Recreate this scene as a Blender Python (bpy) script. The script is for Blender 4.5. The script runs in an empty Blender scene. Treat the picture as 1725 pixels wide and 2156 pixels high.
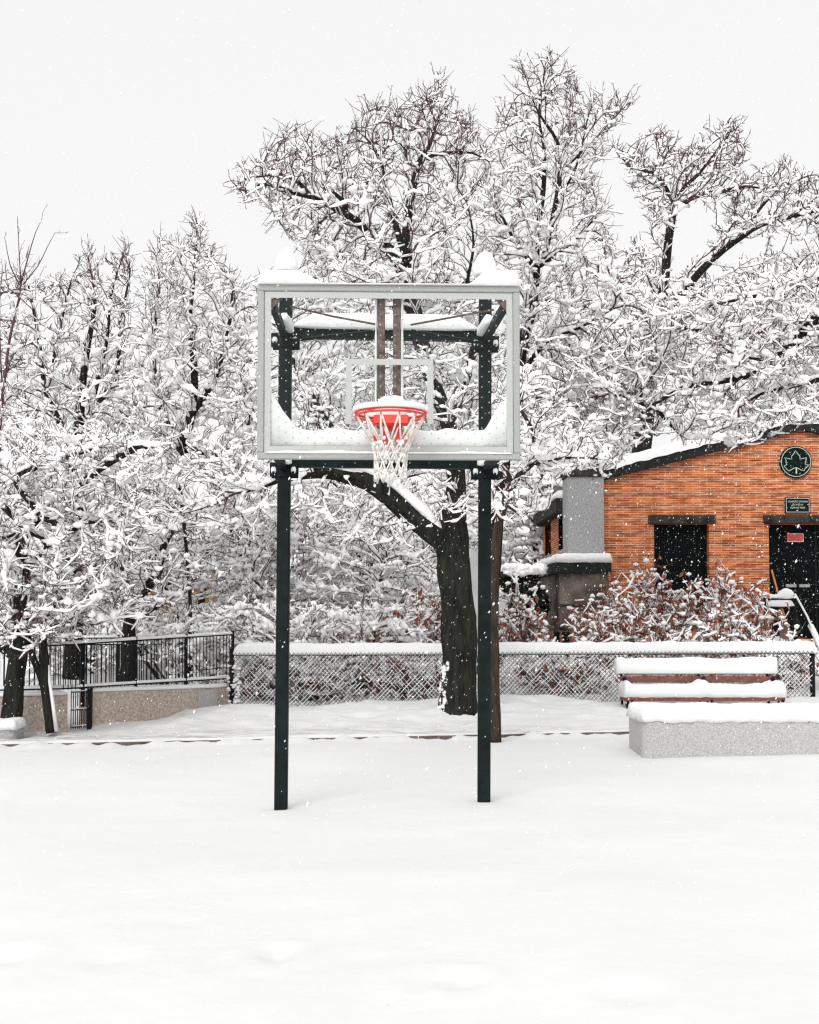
import bpy, math, random
import numpy as np
from mathutils import Vector, noise
R = math.radians
sc = bpy.context.scene
# ------------------------------------------------------------------ camera
EYE = 1.5; PITCH = R(2.5); FPX = 2449.0; PW, PH = 1725.0, 2156.0; HOR = 1283.0
cam_d = bpy.data.cameras.new('camera'); cam = bpy.data.objects.new('camera', cam_d)
sc.collection.objects.link(cam); sc.camera = cam
cam.location = (0, 0, EYE); cam.rotation_euler = (math.pi/2 + PITCH, 0, 0)
cam_d.sensor_width = 36; cam_d.lens = FPX/PH*36
PY0 = HOR - FPX*math.tan(PITCH)
cam_d.shift_y = (PY0 - PH/2)/PH
cam_d.clip_start = .05; cam_d.clip_end = 500
def D(px, py, Y):                       # a photo point -> the place at depth Y
    xc = (px-PW/2)/FPX; yc = -(py-PY0)/FPX
    d = (xc, math.cos(PITCH)-yc*math.sin(PITCH), math.sin(PITCH)+yc*math.cos(PITCH))
    t = Y/d[1]
    return Vector((d[0]*t, Y, EYE+d[2]*t))
# ------------------------------------------------------------------ light
w = bpy.data.worlds.new('World'); sc.world = w; w.use_nodes = True
nt = w.node_tree; nt.nodes.clear()
out = nt.nodes.new('ShaderNodeOutputWorld'); bg = nt.nodes.new('ShaderNodeBackground')
sky = nt.nodes.new('ShaderNodeTexSky'); sky.sky_type = 'NISHITA'; sky.sun_disc = False
sky.sun_elevation = R(35); sky.sun_rotation = R(200); sky.air_density = 1; sky.dust_density = 4
hsv = nt.nodes.new('ShaderNodeHueSaturation'); hsv.inputs['Saturation'].default_value = .12
mul = nt.nodes.new('ShaderNodeVectorMath'); mul.operation = 'SCALE'; mul.inputs['Scale'].default_value = .10
mix = nt.nodes.new('ShaderNodeMix'); mix.data_type = 'RGBA'; mix.inputs['Factor'].default_value = .9
# an even overcast layer: slightly brighter towards the zenith
geo = nt.nodes.new('ShaderNodeNewGeometry'); sep = nt.nodes.new('ShaderNodeSeparateXYZ')
mr = nt.nodes.new('ShaderNodeMapRange'); mr.inputs['From Min'].default_value = .5; mr.inputs['From Max'].default_value = 1
mr.inputs['To Min'].default_value = .725; mr.inputs['To Max'].default_value = 1.25
tc = nt.nodes.new('ShaderNodeTexCoord')
cm = nt.nodes.new('ShaderNodeVectorMath'); cm.operation = 'SCALE'; cm.inputs[0].default_value = (.995, 1.0, .99)
L = nt.links.new
L(tc.outputs['Generated'], sep.inputs[0]); L(sep.outputs['Z'], mr.inputs['Value']); L(mr.outputs[0], cm.inputs['Scale'])
L(sky.outputs[0], hsv.inputs['Color']); L(hsv.outputs[0], mul.inputs[0])
L(mul.outputs[0], mix.inputs['A']); L(cm.outputs[0], mix.inputs['B'])
L(mix.outputs['Result'], bg.inputs['Color']); bg.inputs['Strength'].default_value = 1.0
L(bg.outputs[0], out.inputs['Surface'])
sd = bpy.data.lights.new('sun', 'SUN'); sd.energy = 1.5; sd.angle = R(40); sd.color = (1, .985, .96)
so = bpy.data.objects.new('sun', sd); sc.collection.objects.link(so)
so.rotation_euler = (R(55), 0, R(-20))
sc.view_settings.view_transform = 'Standard'; sc.view_settings.look = 'None'
sc.view_settings.exposure = 0.45; sc.view_settings.gamma = 1
sc.render.engine = 'CYCLES'
cy = sc.cycles; cy.max_bounces = 10; cy.diffuse_bounces = 9; cy.glossy_bounces = 3; cy.transmission_bounces = 6
cy.transparent_max_bounces = 12; cy.use_adaptive_sampling = True; cy.adaptive_threshold = .015
cy.filter_width = 1.3 if hasattr(cy, 'filter_width') else 1.5

# ------------------------------------------------------------------ materials
def srgb(h):
    c = [int(h[i:i+2], 16)/255 for i in (0, 2, 4)]
    return tuple(x/12.92 if x <= .04045 else ((x+.055)/1.055)**2.4 for x in c) + (1,)
def mat(name, col, rough=.7, metal=0, var=.25, nscale=6, bump=0, bscale=40, spec=.5, stretch=None):
    m = bpy.data.materials.new(name); m.use_nodes = True
    n = m.node_tree.nodes; b = n['Principled BSDF']; l = m.node_tree.links.new
    b.inputs['Roughness'].default_value = rough; b.inputs['Metallic'].default_value = metal
    b.inputs['Specular IOR Level'].default_value = spec
    t = n.new('ShaderNodeTexCoord'); z = n.new('ShaderNodeTexNoise'); z.inputs['Scale'].default_value = nscale; z.inputs['Detail'].default_value = 6
    src_ = t.outputs['Object']
    if stretch:
        mp = n.new('ShaderNodeMapping'); mp.inputs['Scale'].default_value = stretch; l(src_, mp.inputs['Vector']); src_ = mp.outputs[0]
    l(src_, z.inputs['Vector'])
    r = n.new('ShaderNodeValToRGB')
    c = Vector(col[:3])
    r.color_ramp.elements[0].position = .3; r.color_ramp.elements[0].color = (*(c*(1-var)), 1)
    r.color_ramp.elements[1].position = .7; r.color_ramp.elements[1].color = (*[min(x, .97) for x in (c*(1+var))], 1)
    l(z.outputs['Fac'], r.inputs['Fac']); l(r.outputs['Color'], b.inputs['Base Color'])
    if bump:
        z2 = n.new('ShaderNodeTexNoise'); z2.inputs['Scale'].default_value = bscale; z2.inputs['Detail'].default_value = 5
        bp = n.new('ShaderNodeBump'); bp.inputs['Strength'].default_value = bump; bp.inputs['Distance'].default_value = .02 if not stretch else .05
        l(src_, z2.inputs['Vector']); l(z2.outputs['Fac'], bp.inputs['Height']); l(bp.outputs[0], b.inputs['Normal'])
    m['ramp'] = r.name
    return m
M = {}
M['snow'] = mat('snow', (.78, .782, .785), .75, var=.02, nscale=3, bump=.35, bscale=22, spec=.2)
M['tree_snow'] = mat('tree_snow', (.965, .963, .965), .8, var=.005, nscale=3, bump=.1, bscale=30, spec=.1)
M['bark'] = mat('bark', (.022, .020, .017), .95, var=.5, nscale=25, bump=1.0, bscale=45, spec=.15, stretch=(1, 1, .22))
M['bark_brown'] = mat('bark_brown', (.05, .036, .028), .95, var=.45, nscale=20, bump=.8, bscale=60, spec=.15, stretch=(1, 1, .22))
M['bark_moss'] = mat('bark_moss', (.022, .023, .018), .95, var=.6, nscale=16, bump=1.0, bscale=45, spec=.15, stretch=(1, 1, .22))
M['twig'] = mat('twig', (.092, .048, .060), .9, var=.35, nscale=4, spec=.15)
M['twig_red'] = mat('twig_red', (.15, .06, .05), .9, var=.5, nscale=5, spec=.15)
M['twig_brown'] = mat('twig_brown', (.13, .095, .085), .9, var=.4, nscale=3, spec=.15)
M['leaf_rust'] = mat('leaf_rust', (.27, .095, .06), .8, var=.5, nscale=5, spec=.2)
M['post'] = mat('painted_steel', (.004, .009, .0095), .55, var=.5, nscale=12, bump=.2, bscale=80, spec=.14)
M['iron'] = mat('black_iron', (.006, .007, .010), .55, var=.3, nscale=10, spec=.15)
M['rustpipe'] = mat('rusty_pipe', (.13, .09, .075), .85, var=.6, nscale=30, bump=.3)
M['alu'] = mat('frosted_frame', (.345, .352, .338), .65, var=.14, nscale=110, bump=.3, bscale=120, spec=.3)
M['paintwhite'] = mat('white_marking', (.43, .44, .43), .5, var=.1, nscale=120, spec=.3)
M['rim'] = mat('red_rim', (.70, .045, .03), .45, var=.25, nscale=30)
M['net'] = mat('net_cord', (.74, .69, .65), .9, var=.25, nscale=40)
M['concrete'] = mat('concrete', (.42, .416, .408), .95, var=.30, nscale=90, bump=.5, bscale=60, spec=.2)
M['concrete_pillar'] = mat('pillar_concrete', (.34, .34, .345), .95, var=.28, nscale=40, bump=.4, bscale=40, spec=.2, stretch=(1, 1, .6))
M['concrete_dark'] = mat('dark_concrete', (.035, .032, .03), .9, var=.6, nscale=6, bump=.4, spec=.2)
M['concrete_brown'] = mat('stained_concrete', (.16, .13, .11), .95, var=.6, nscale=3, bump=.5, spec=.2)
M['tanwall'] = mat('tan_concrete', (.46, .39, .335), .95, var=.38, nscale=34, bump=.5, bscale=60, spec=.2)
M['fascia'] = mat('fascia', (.018, .020, .020), .8, var=.4, nscale=8, spec=.15)
M['benchwood'] = mat('bench_slat', (.17, .055, .038), .6, var=.3, nscale=14)
M['dark'] = mat('black_steel_mesh', (.003, .0045, .005), .7, var=.5, nscale=10, spec=.08)
M['signgreen'] = mat('sign_green', (.003, .010, .008), .6, var=.3, nscale=12, spec=.08)
M['signwhite'] = mat('sign_white', (.55, .62, .58), .6, var=.1)
M['signred'] = mat('sign_red', (.50, .06, .06), .5, var=.3, nscale=14)
M['wood_orange'] = mat('orange_handle', (.50, .20, .06), .6, var=.25, nscale=20)
M['curb'] = mat('curb_stone', (.10, .075, .065), .95, var=.5, nscale=8)
M['ochre'] = mat('ochre_panel', (.55, .30, .10), .8, var=.25, nscale=3)
def mk_glass():
    m = bpy.data.materials.new('perforated_glass'); m.use_nodes = True
    n = m.node_tree.nodes; l = m.node_tree.links.new; n.clear()
    o = n.new('ShaderNodeOutputMaterial'); tr = n.new('ShaderNodeBsdfTransparent'); tr.inputs[0].default_value = (.93, .945, .935, 1)
    gl = n.new('ShaderNodeBsdfGlossy'); gl.inputs['Roughness'].default_value = .05; gl.inputs[0].default_value = (.9, .9, .9, 1)
    mx = n.new('ShaderNodeMixShader'); mx.inputs[0].default_value = .015
    l(tr.outputs[0], mx.inputs[1]); l(gl.outputs[0], mx.inputs[2])
    df = n.new('ShaderNodeBsdfDiffuse'); df.inputs[0].default_value = (.42, .43, .42, 1)
    t = n.new('ShaderNodeTexCoord'); s = n.new('ShaderNodeSeparateXYZ'); l(t.outputs['Object'], s.inputs[0])
    def ma(op, a, b=None, c=None):
        k = n.new('ShaderNodeMath'); k.operation = op
        for i, v in enumerate((a, b, c)):
            if v is None: continue
            if isinstance(v, (int, float)): k.inputs[i].default_value = v
            else: l(v, k.inputs[i])
        return k.outputs[0]
    def dots(off):
        u = ma('ADD', ma('DIVIDE', s.outputs[0], .102), off); v = ma('ADD', ma('DIVIDE', s.outputs[2], .073), off)
        fu = ma('MULTIPLY', ma('SUBTRACT', ma('FRACT', u), .5), .102); fv = ma('MULTIPLY', ma('SUBTRACT', ma('FRACT', v), .5), .073)
        d = ma('SQRT', ma('ADD', ma('MULTIPLY', fu, fu), ma('MULTIPLY', fv, fv)))
        return ma('LESS_THAN', d, .0052)
    dd = ma('MULTIPLY', ma('MAXIMUM', dots(0.), dots(.5)), .65)
    m2 = n.new('ShaderNodeMixShader'); l(dd, m2.inputs[0]); l(mx.outputs[0], m2.inputs[1]); l(df.outputs[0], m2.inputs[2])
    l(m2.outputs[0], o.inputs['Surface'])
    return m
M['glass'] = mk_glass()
def mk_brick():
    m = bpy.data.materials.new('roman_brick'); m.use_nodes = True
    n = m.node_tree.nodes; l = m.node_tree.links.new; b = n['Principled BSDF']; b.inputs['Roughness'].default_value = .9
    b.inputs['Specular IOR Level'].default_value = .15
    t = n.new('ShaderNodeTexCoord'); g = n.new('ShaderNodeNewGeometry')
    s = n.new('ShaderNodeSeparateXYZ'); l(t.outputs['Object'], s.inputs[0])
    ad = n.new('ShaderNodeMath'); ad.operation = 'ADD'; l(s.outputs[0], ad.inputs[0]); l(s.outputs[1], ad.inputs[1])
    c = n.new('ShaderNodeCombineXYZ'); l(ad.outputs[0], c.inputs[0]); l(s.outputs[2], c.inputs[1])
    br = n.new('ShaderNodeTexBrick'); l(c.outputs[0], br.inputs['Vector'])
    br.inputs['Scale'].default_value = 1; br.inputs['Brick Width'].default_value = .29; br.inputs['Row Height'].default_value = .049
    br.inputs['Mortar Size'].default_value = .008; br.inputs['Mortar Smooth'].default_value = .3; br.inputs['Bias'].default_value = -.1
    br.inputs['Color1'].default_value = (.56, .158, .044, 1); br.inputs['Color2'].default_value = (.27, .045, .015, 1)
    br.inputs['Mortar'].default_value = (.58, .37, .24, 1)
    # blotches of paler and darker courses
    mp = n.new('ShaderNodeMapping'); mp.inputs['Scale'].default_value = (2.4, 12, 1); l(c.outputs[0], mp.inputs['Vector'])
    z = n.new('ShaderNodeTexNoise'); z.inputs['Scale'].default_value = 1.3; z.inputs['Detail'].default_value = 4; l(mp.outputs[0], z.inputs['Vector'])
    rp = n.new('ShaderNodeValToRGB'); rp.color_ramp.elements[0].position = .35; rp.color_ramp.elements[0].color = (.62, .50, .45, 1)
    rp.color_ramp.elements[1].position = .62; rp.color_ramp.elements[1].color = (1.35, 1.45, 1.6, 1); l(z.outputs['Fac'], rp.inputs['Fac'])
    mx = n.new('ShaderNodeMix'); mx.data_type = 'RGBA'; mx.blend_type = 'MULTIPLY'; mx.inputs['Factor'].default_value = .9
    l(br.outputs['Color'], mx.inputs['A']); l(rp.outputs['Color'], mx.inputs['B']); l(mx.outputs['Result'], b.inputs['Base Color'])
    bp = n.new('ShaderNodeBump'); bp.inputs['Strength'].default_value = .6; bp.inputs['Distance'].default_value = .01; bp.invert = True
    l(br.outputs['Fac'], bp.inputs['Height']); l(bp.outputs[0], b.inputs['Normal'])
    return m
M['brick'] = mk_brick()
def mk_ground():
    m = mat('ground_snow', (.62, .62, .618), .8, var=.03, nscale=.6, bump=.25, bscale=9, spec=.15)
    n = m.node_tree.nodes; l = m.node_tree.links.new; b = n['Principled BSDF']
    rampout = n[m['ramp']].outputs['Color']
    t = n.new('ShaderNodeTexCoord'); mp = n.new('ShaderNodeMapping'); mp.inputs['Scale'].default_value = (1, 5, 5)
    l(t.outputs['Object'], mp.inputs['Vector'])
    z = n.new('ShaderNodeTexNoise'); z.inputs['Scale'].default_value = 2.2; z.inputs['Detail'].default_value = 8; z.inputs['Roughness'].default_value = .7
    l(mp.outputs[0], z.inputs['Vector'])
    r = n.new('ShaderNodeValToRGB'); r.color_ramp.elements[0].position = .46; r.color_ramp.elements[0].color = (0, 0, 0, 1)
    r.color_ramp.elements[1].position = .62; r.color_ramp.elements[1].color = (1, 1, 1, 1); l(z.outputs['Fac'], r.inputs['Fac'])
    s = n.new('ShaderNodeSeparateXYZ'); l(t.outputs['Object'], s.inputs[0])
    q = n.new('ShaderNodeValToRGB'); e = q.color_ramp.elements
    mrr = n.new('ShaderNodeMapRange'); mrr.inputs['From Min'].default_value = 13; mrr.inputs['From Max'].default_value = 16
    l(s.outputs[1], mrr.inputs['Value']); l(mrr.outputs[0], q.inputs['Fac'])
    e[0].position = .17; e[0].color = (0, 0, 0, 1); e[1].position = .2; e[1].color = (1, 1, 1, 1)
    k = e.new(.35); k.color = (.7, .7, .7, 1); k = e.new(.55); k.color = (.15, .15, .15, 1); k = e.new(.9); k.color = (0, 0, 0, 1)
    xr = n.new('ShaderNodeMapRange'); xr.inputs['From Min'].default_value = 1.5; xr.inputs['From Max'].default_value = -3.5; xr.inputs['To Min'].default_value = .35
    l(s.outputs[0], xr.inputs['Value'])
    m1 = n.new('ShaderNodeMath'); m1.operation = 'MULTIPLY'; l(r.outputs['Color'], m1.inputs[0]); l(q.outputs['Color'], m1.inputs[1])
    m2 = n.new('ShaderNodeMath'); m2.operation = 'MULTIPLY'; l(m1.outputs[0], m2.inputs[0]); l(xr.outputs[0], m2.inputs[1])
    mx = n.new('ShaderNodeMix'); mx.data_type = 'RGBA'; l(m2.outputs[0], mx.inputs['Factor']); l(rampout, mx.inputs['A'])
    mx.inputs['B'].default_value = (.24, .22, .205, 1); l(mx.outputs['Result'], b.inputs['Base Color'])
    return m
M['ground'] = mk_ground()

# ------------------------------------------------------------------ helpers
C = sc.collection.objects
def tag(o, label=None, cat=None, group=None, kind=None):
    if label: o['label'] = label
    if cat: o['category'] = cat
    if group: o['group'] = group
    if kind: o['kind'] = kind
    return o
def thing(name, label, cat, loc=(0, 0, 0), group=None):
    o = bpy.data.objects.new(name, None); o.empty_display_size = .1; C.link(o); o.location = loc
    return tag(o, label, cat, group)
class MB:
    def __init__(s): s.v = []; s.f = []
    def add(s, vs, fs):
        k = len(s.v); s.v += [tuple(p) for p in vs]; s.f += [tuple(i+k for i in f) for f in fs]
    def box(s, a, b, rot=0, piv=None):
        x0, y0, z0 = a; x1, y1, z1 = b
        vs = [(x, y, z) for z in (z0, z1) for x, y in ((x0, y0), (x1, y0), (x1, y1), (x0, y1))]
        if rot:
            px, py = piv if piv else ((x0+x1)/2, (y0+y1)/2); c, t = math.cos(rot), math.sin(rot)
            vs = [(px+(x-px)*c-(y-py)*t, py+(x-px)*t+(y-py)*c, z) for x, y, z in vs]
        s.add(vs, [(0, 3, 2, 1), (4, 5, 6, 7), (0, 1, 5, 4), (1, 2, 6, 5), (2, 3, 7, 6), (3, 0, 4, 7)])
    def bbox(s, a, b, bev=.01):         # box with chamfered edges: 3 stacked rings
        x0, y0, z0 = a; x1, y1, z1 = b; r = []
        for z, i in ((z0, bev), (z0+bev, 0), (z1-bev, 0), (z1, bev)):
            X0, X1, Y0, Y1 = x0+i, x1-i, y0+i, y1-i; e = bev
            r.append([(X0+e, Y0, z), (X1-e, Y0, z), (X1, Y0+e, z), (X1, Y1-e, z), (X1-e, Y1, z), (X0+e, Y1, z), (X0, Y1-e, z), (X0, Y0+e, z)])
        s.loft(r)
    def loft(s, rings, cap=True, close=True):
        n = len(rings[0]); vs = [p for r in rings for p in r]; fs = []
        for i in range(len(rings)-1):
            for j in range(n if close else n-1):
                a = i*n+j; b = i*n+(j+1) % n; fs.append((a, b, b+n, a+n))
        if cap: fs.append(tuple(range(n))[::-1]); fs.append(tuple((len(rings)-1)*n+j for j in range(n)))
        s.add(vs, fs)
    def tube(s, pts, r, n=8, cap=True, jit=0, seed=0, closed=False):
        pts = [Vector(p) for p in pts]; rs = r if hasattr(r, '__len__') else [r]*len(pts); rings = []
        up = Vector((0, 0, 1)); prev = None; N = len(pts)
        for i, p in enumerate(pts):
            if closed: t = pts[(i+1) % N]-pts[i-1]
            else: t = pts[min(i+1, N-1)]-pts[max(i-1, 0)]
            t = t.normalized() if t.length > 1e-9 else Vector((0, 0, 1))
            if prev is None:
                a = Vector((1, 0, 0)) if abs(t.x) < .8 else Vector((0, 1, 0)); u = t.cross(a).normalized()
            else:
                u = (prev-t*prev.dot(t)); u = u.normalized() if u.length > 1e-6 else t.orthogonal().normalized()
            prev = u; v = t.cross(u); ring = []
            for k in range(n):
                a = 2*math.pi*k/n; rr = rs[i]
                if jit: rr *= 1+(jit*.55*noise.noise(Vector((math.cos(a)*9+seed, math.sin(a)*9, i*.28))) if n >= 24 else 0)+jit*(noise.noise(Vector((math.cos(a)*1.6+seed, math.sin(a)*1.6, i*.35)))*1.3+.5*noise.noise(Vector((math.cos(a)*6+seed, math.sin(a)*6, i*1.1))))
                ring.append(p+u*(math.cos(a)*rr)+v*(math.sin(a)*rr))
            rings.append(ring)
        if closed: rings.append(rings[0]); s.loft(rings, cap=False)
        else: s.loft(rings, cap=cap)
    def prism(s, poly, y0, y1):         # polygon in x,z extruded in y
        n = len(poly); vs = [(x, y0, z) for x, z in poly]+[(x, y1, z) for x, z in poly]
        s.add(vs, [tuple(range(n)), tuple(range(2*n-1, n-1, -1))]+[(i, i+n, (i+1) % n+n, (i+1) % n) for i in range(n)])
    def build(s, name, m, parent=None, smooth=False, loc=None):
        me = bpy.data.meshes.new(name); me.from_pydata(s.v, [], s.f); me.validate(); me.update()
        import bmesh
        bm = bmesh.new(); bm.from_mesh(me); bmesh.ops.recalc_face_normals(bm, faces=bm.faces); bm.to_mesh(me); bm.free()
        if smooth: me.polygons.foreach_set('use_smooth', [True]*len(me.polygons))
        if isinstance(m, (list, tuple)):
            for q in m: me.materials.append(q)
        else: me.materials.append(m)
        o = bpy.data.objects.new(name, me); C.link(o)
        if parent is not None: o.parent = parent; o.matrix_parent_inverse = parent_inv(parent)
        return o
def parent_inv(p):                       # parents only carry a location
    from mathutils import Matrix
    return Matrix.Translation(-Vector(p.location)) if p.parent is None else Matrix()
def part(mb, name, m, parent, smooth=False): return mb.build(name, m, parent, smooth)
def snow_bar(mb, pts, w, h, n=10, seed=0., amp=.25, sag=.15, taper=True, step=.05, tl=1.):
    """a lumpy ridge of snow lying along a polyline; w = half width, h = height (may be functions of the run 0..1)"""
    P = [Vector(p) for p in pts]; seg = []
    for a, b in zip(P[:-1], P[1:]):
        k = max(1, int((b-a).length/step)); seg += [a.lerp(b, i/k) for i in range(k)]
    seg.append(P[-1]); N = len(seg); rings = []
    for i, p in enumerate(seg):
        t = (seg[min(i+1, N-1)]-seg[max(i-1, 0)]).normalized(); sd = t.cross(Vector((0, 0, 1)))
        sd = sd.normalized() if sd.length > 1e-5 else Vector((1, 0, 0))
        u = i/max(1, N-1); W = w(u) if callable(w) else w; H = h(u) if callable(h) else h
        e = 1.0
        if taper: e = min(1, (min(i, N-1-i)*step/(tl*max(H, .02))+.02)); e = math.sqrt(max(0., 1-(1-e)**2))
        q = 1+amp*noise.noise(p*4+Vector((seed, seed*2, 0)))+amp*.5*noise.noise(p*13+Vector((seed, 0, 0))); ring = []
        for k in range(n):
            a = 2*math.pi*k/n; c, s_ = math.cos(a), math.sin(a)
            c = math.copysign(abs(c)**.7, c); s2 = math.copysign(abs(s_)**.7, s_)
            zz = s2*H*e*q if s_ > 0 else s2*H*sag
            qq = 1+amp*.5*noise.noise(p*9+Vector((seed+k*3.1, 1, k)))
            ring.append(p+sd*(c*W*(.55+.45*e)*qq)+Vector((0, 0, zz)))
        rings.append(ring)
    mb.loft(rings)
def snow_slab(mb, x0, x1, y0, y1, z, h, over=.02, res=.05, seed=0., amp=.15, hf=None, drop=.02):
    """a rounded lumpy cover of snow on a flat top; hf(u,v) scales the height"""
    nx = max(4, int((x1-x0+2*over)/res)); ny = max(4, int((y1-y0+2*over)/res)); vs = []; fs = []
    X0, X1, Y0, Y1 = x0-over, x1+over, y0-over, y1+over
    for j in range(ny+1):
        for i in range(nx+1):
            x = X0+(X1-X0)*i/nx; y = Y0+(Y1-Y0)*j/ny
            dx = min(x-X0, X1-x); dy = min(y-Y0, Y1-y); d = min(dx, dy); rr = min(h*.7, .07)
            e = 1 if d > rr else math.sqrt(max(0, 1-(1-d/rr)**2))
            H = h*(hf(i/nx, j/ny) if hf else 1)*(1+amp*noise.noise(Vector((x*3+seed, y*3, 0)))+amp*.4*noise.noise(Vector((x*14+seed, y*14, 3)))+amp*.25*noise.noise(Vector((x*32+seed, y*32, 3))))
            jx = jy = 0
            if d < 1e-6: jx = over*.8*noise.noise(Vector((x*9+seed, y*9, 5))); jy = over*.8*noise.noise(Vector((x*9+seed, y*9, 9)))
            zz = z+H*e-(drop*(1+.9*noise.noise(Vector((x*12, y*12, seed)))) if d < 1e-6 else 0)
            vs.append((x+jx, y+jy, zz))
    for j in range(ny):
        for i in range(nx): a = j*(nx+1)+i; fs.append((a, a+1, a+nx+2, a+nx+1))
    k = len(vs); edge = [i for i in range(nx+1)]+[(nx+1)*j+nx for j in range(1, ny+1)]+[(nx+1)*ny+i for i in range(nx-1, -1, -1)]+[(nx+1)*j for j in range(ny-1, 0, -1)]
    fs.append(tuple(edge[::-1]))
    mb.add(vs, fs)
def mesh_np(name, V, F, m, parent=None, smooth=True):
    """V (n,3) float, F list of (k, idx array)"""
    me = bpy.data.meshes.new(name); V = np.asarray(V, dtype=np.float32)
    me.vertices.add(len(V)); me.vertices.foreach_set('co', V.ravel())
    idx = np.concatenate([f.reshape(-1) for f in F]).astype(np.int32)
    tot = np.concatenate([np.full(len(f), f.shape[1], dtype=np.int32) for f in F])
    st = np.concatenate([[0], np.cumsum(tot)[:-1]]).astype(np.int32)
    me.loops.add(len(idx)); me.loops.foreach_set('vertex_index', idx)
    me.polygons.add(len(tot)); me.polygons.foreach_set('loop_start', st); me.polygons.foreach_set('loop_total', tot)
    if smooth: me.polygons.foreach_set('use_smooth', np.ones(len(tot), dtype=bool))
    me.update(calc_edges=True); me.materials.append(m)
    o = bpy.data.objects.new(name, me); C.link(o)
    if parent is not None: o.parent = parent; o.matrix_parent_inverse = parent_inv(parent)
    return o

# ------------------------------------------------------------------ ground
CURB = 13.5
DENTS = [(D(a, b_, 5).x*k/5, k, sx, .10, dp) for a, b_, sx, dp in ((577, 1990, .10, .022), (585, 2000, .05, .02), (470, 2010, .09, .012), (240, 1995, .12, .014), (10, 1990, .1, .025), (930, 2055, .13, .016), (985, 2062, .08, .014), (1330, 2092, .12, .016), (750, 2010, .1, .008), (380, 1925, .12, .010), (290, 1920, .1, .007), (160, 1900, .06, .008)) for k in [2449*1.5/(b_-1283)]]
def sstep(a, b, x):
    t = min(1, max(0, (x-a)/(b-a))); return t*t*(3-2*t)
def gz(x, y, fine=True):
    xx = max(-12, min(12, x))
    z = .02*(xx+.2)
    if fine:
        z += .022*noise.noise(Vector((x*.45, y*.6, 0)))+.008*noise.noise(Vector((x*1.9, y*2.6, 4)))+.002*noise.noise(Vector((x*7, y*7, 2)))
    if fine and 3.5 < y < 9:
        for a, b_, sx, sy, dp in DENTS:
            u = ((x-a)/sx)**2+((y-b_)/sy)**2
            if u < 9: z -= dp*math.exp(-u)-dp*.35*math.exp(-((math.sqrt(u)-1.7)**2)*3)
    if y > CURB-.35:
        n1 = noise.noise(Vector((x*1.7, 0, 7))); n2 = noise.noise(Vector((x*6, 0, 2)))
        z -= .0*(n1)
        cy_ = CURB
        if y <= cy_: z += (.026+.055*(n1*.8+n2*.9))*sstep(cy_-.35, cy_-.05, y)
        else:
            z += .055
            z += .045*noise.noise(Vector((x*1.3, y*2.2, 9)))*sstep(CURB+.1, CURB+.5, y)+.034*noise.noise(Vector((x*4.2, y*6, 3)))*sstep(CURB, CURB+.2, y)*(1-sstep(16.4, 17.2, y))
            z += .05*sstep(14.2, 16, y)
            # ploughed heap along the fence
            m = sstep(-3.75, -3.1, x)*(1-sstep(2.2, 3.2, x))
            z += m*(.085+.10*noise.noise(Vector((x*1.1, 5, y))))*sstep(14.4, 15.9, y)*(1-.3*sstep(16.3, 16.9, y))
            if x < -2.6: z -= .05*sstep(-2.6, -3.2, x)*sstep(CURB, 14.5, y)
            z += .30*sstep(17.2, 23, y)*sstep(-1, 3, x)
            if y > 20.8:                      # snowy hillside beyond the far fence
                z += (2.6*sstep(20.8, 31, y)+4.0*sstep(29, 48, y))*sstep(4.5, 1.5, x)*(1+.12*noise.noise(Vector((x*.5, y*.5, 2))))
    return z
def axis(segs):
    o = []
    for a, b, s in segs: n = max(1, int(round((b-a)/s))); o += [a+(b-a)*i/n for i in range(n)]
    o.append(segs[-1][1]); return o
xs = axis([(-160, -40, 20), (-40, -12, 3), (-12, -7, .5), (-7, 6, .045), (6, 12, .3), (12, 40, 3), (40, 160, 20)])
ys = axis([(-30, 0, 5), (0, 4, .4), (4, 9, .08), (9, 12.6, .12), (12.6, CURB-.02, .035), (CURB-.02, CURB+.02, .02), (CURB+.02, 17.4, .055), (17.4, 32, .35), (32, 50, 1.5), (50, 260, 30)])
vs = [(x, y, gz(x, y)) for y in ys for x in xs]
nx = len(xs); fs = [(j*nx+i, j*nx+i+1, (j+1)*nx+i+1, (j+1)*nx+i) for j in range(len(ys)-1) for i in range(nx-1)]
g = MB(); g.v = vs; g.f = fs
go = g.build('ground', M['ground'], smooth=True); tag(go, kind='structure', label='smooth white snow covering the court and the bank behind it')
# filled-in footprints and low drifts on the court come from real relief
# curb stone, a sliver of which shows under the snow edge
cb = MB(); rr = []
for i in range(0, 261):
    x = -7+i*.05; z = gz(x, CURB-.3, False); e = .012*noise.noise(Vector((x*5, 1, 1)))
    rr.append([(x, CURB-.035+e, z-.05), (x, CURB+.12, z-.05), (x, CURB+.12, z+.04), (x, CURB-.03+e, z+.030+e*.8)])
cb.loft(rr); co = cb.build('kerb', M['curb']); tag(co, kind='structure', label='dark stone kerb showing under the snow edge')

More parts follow.
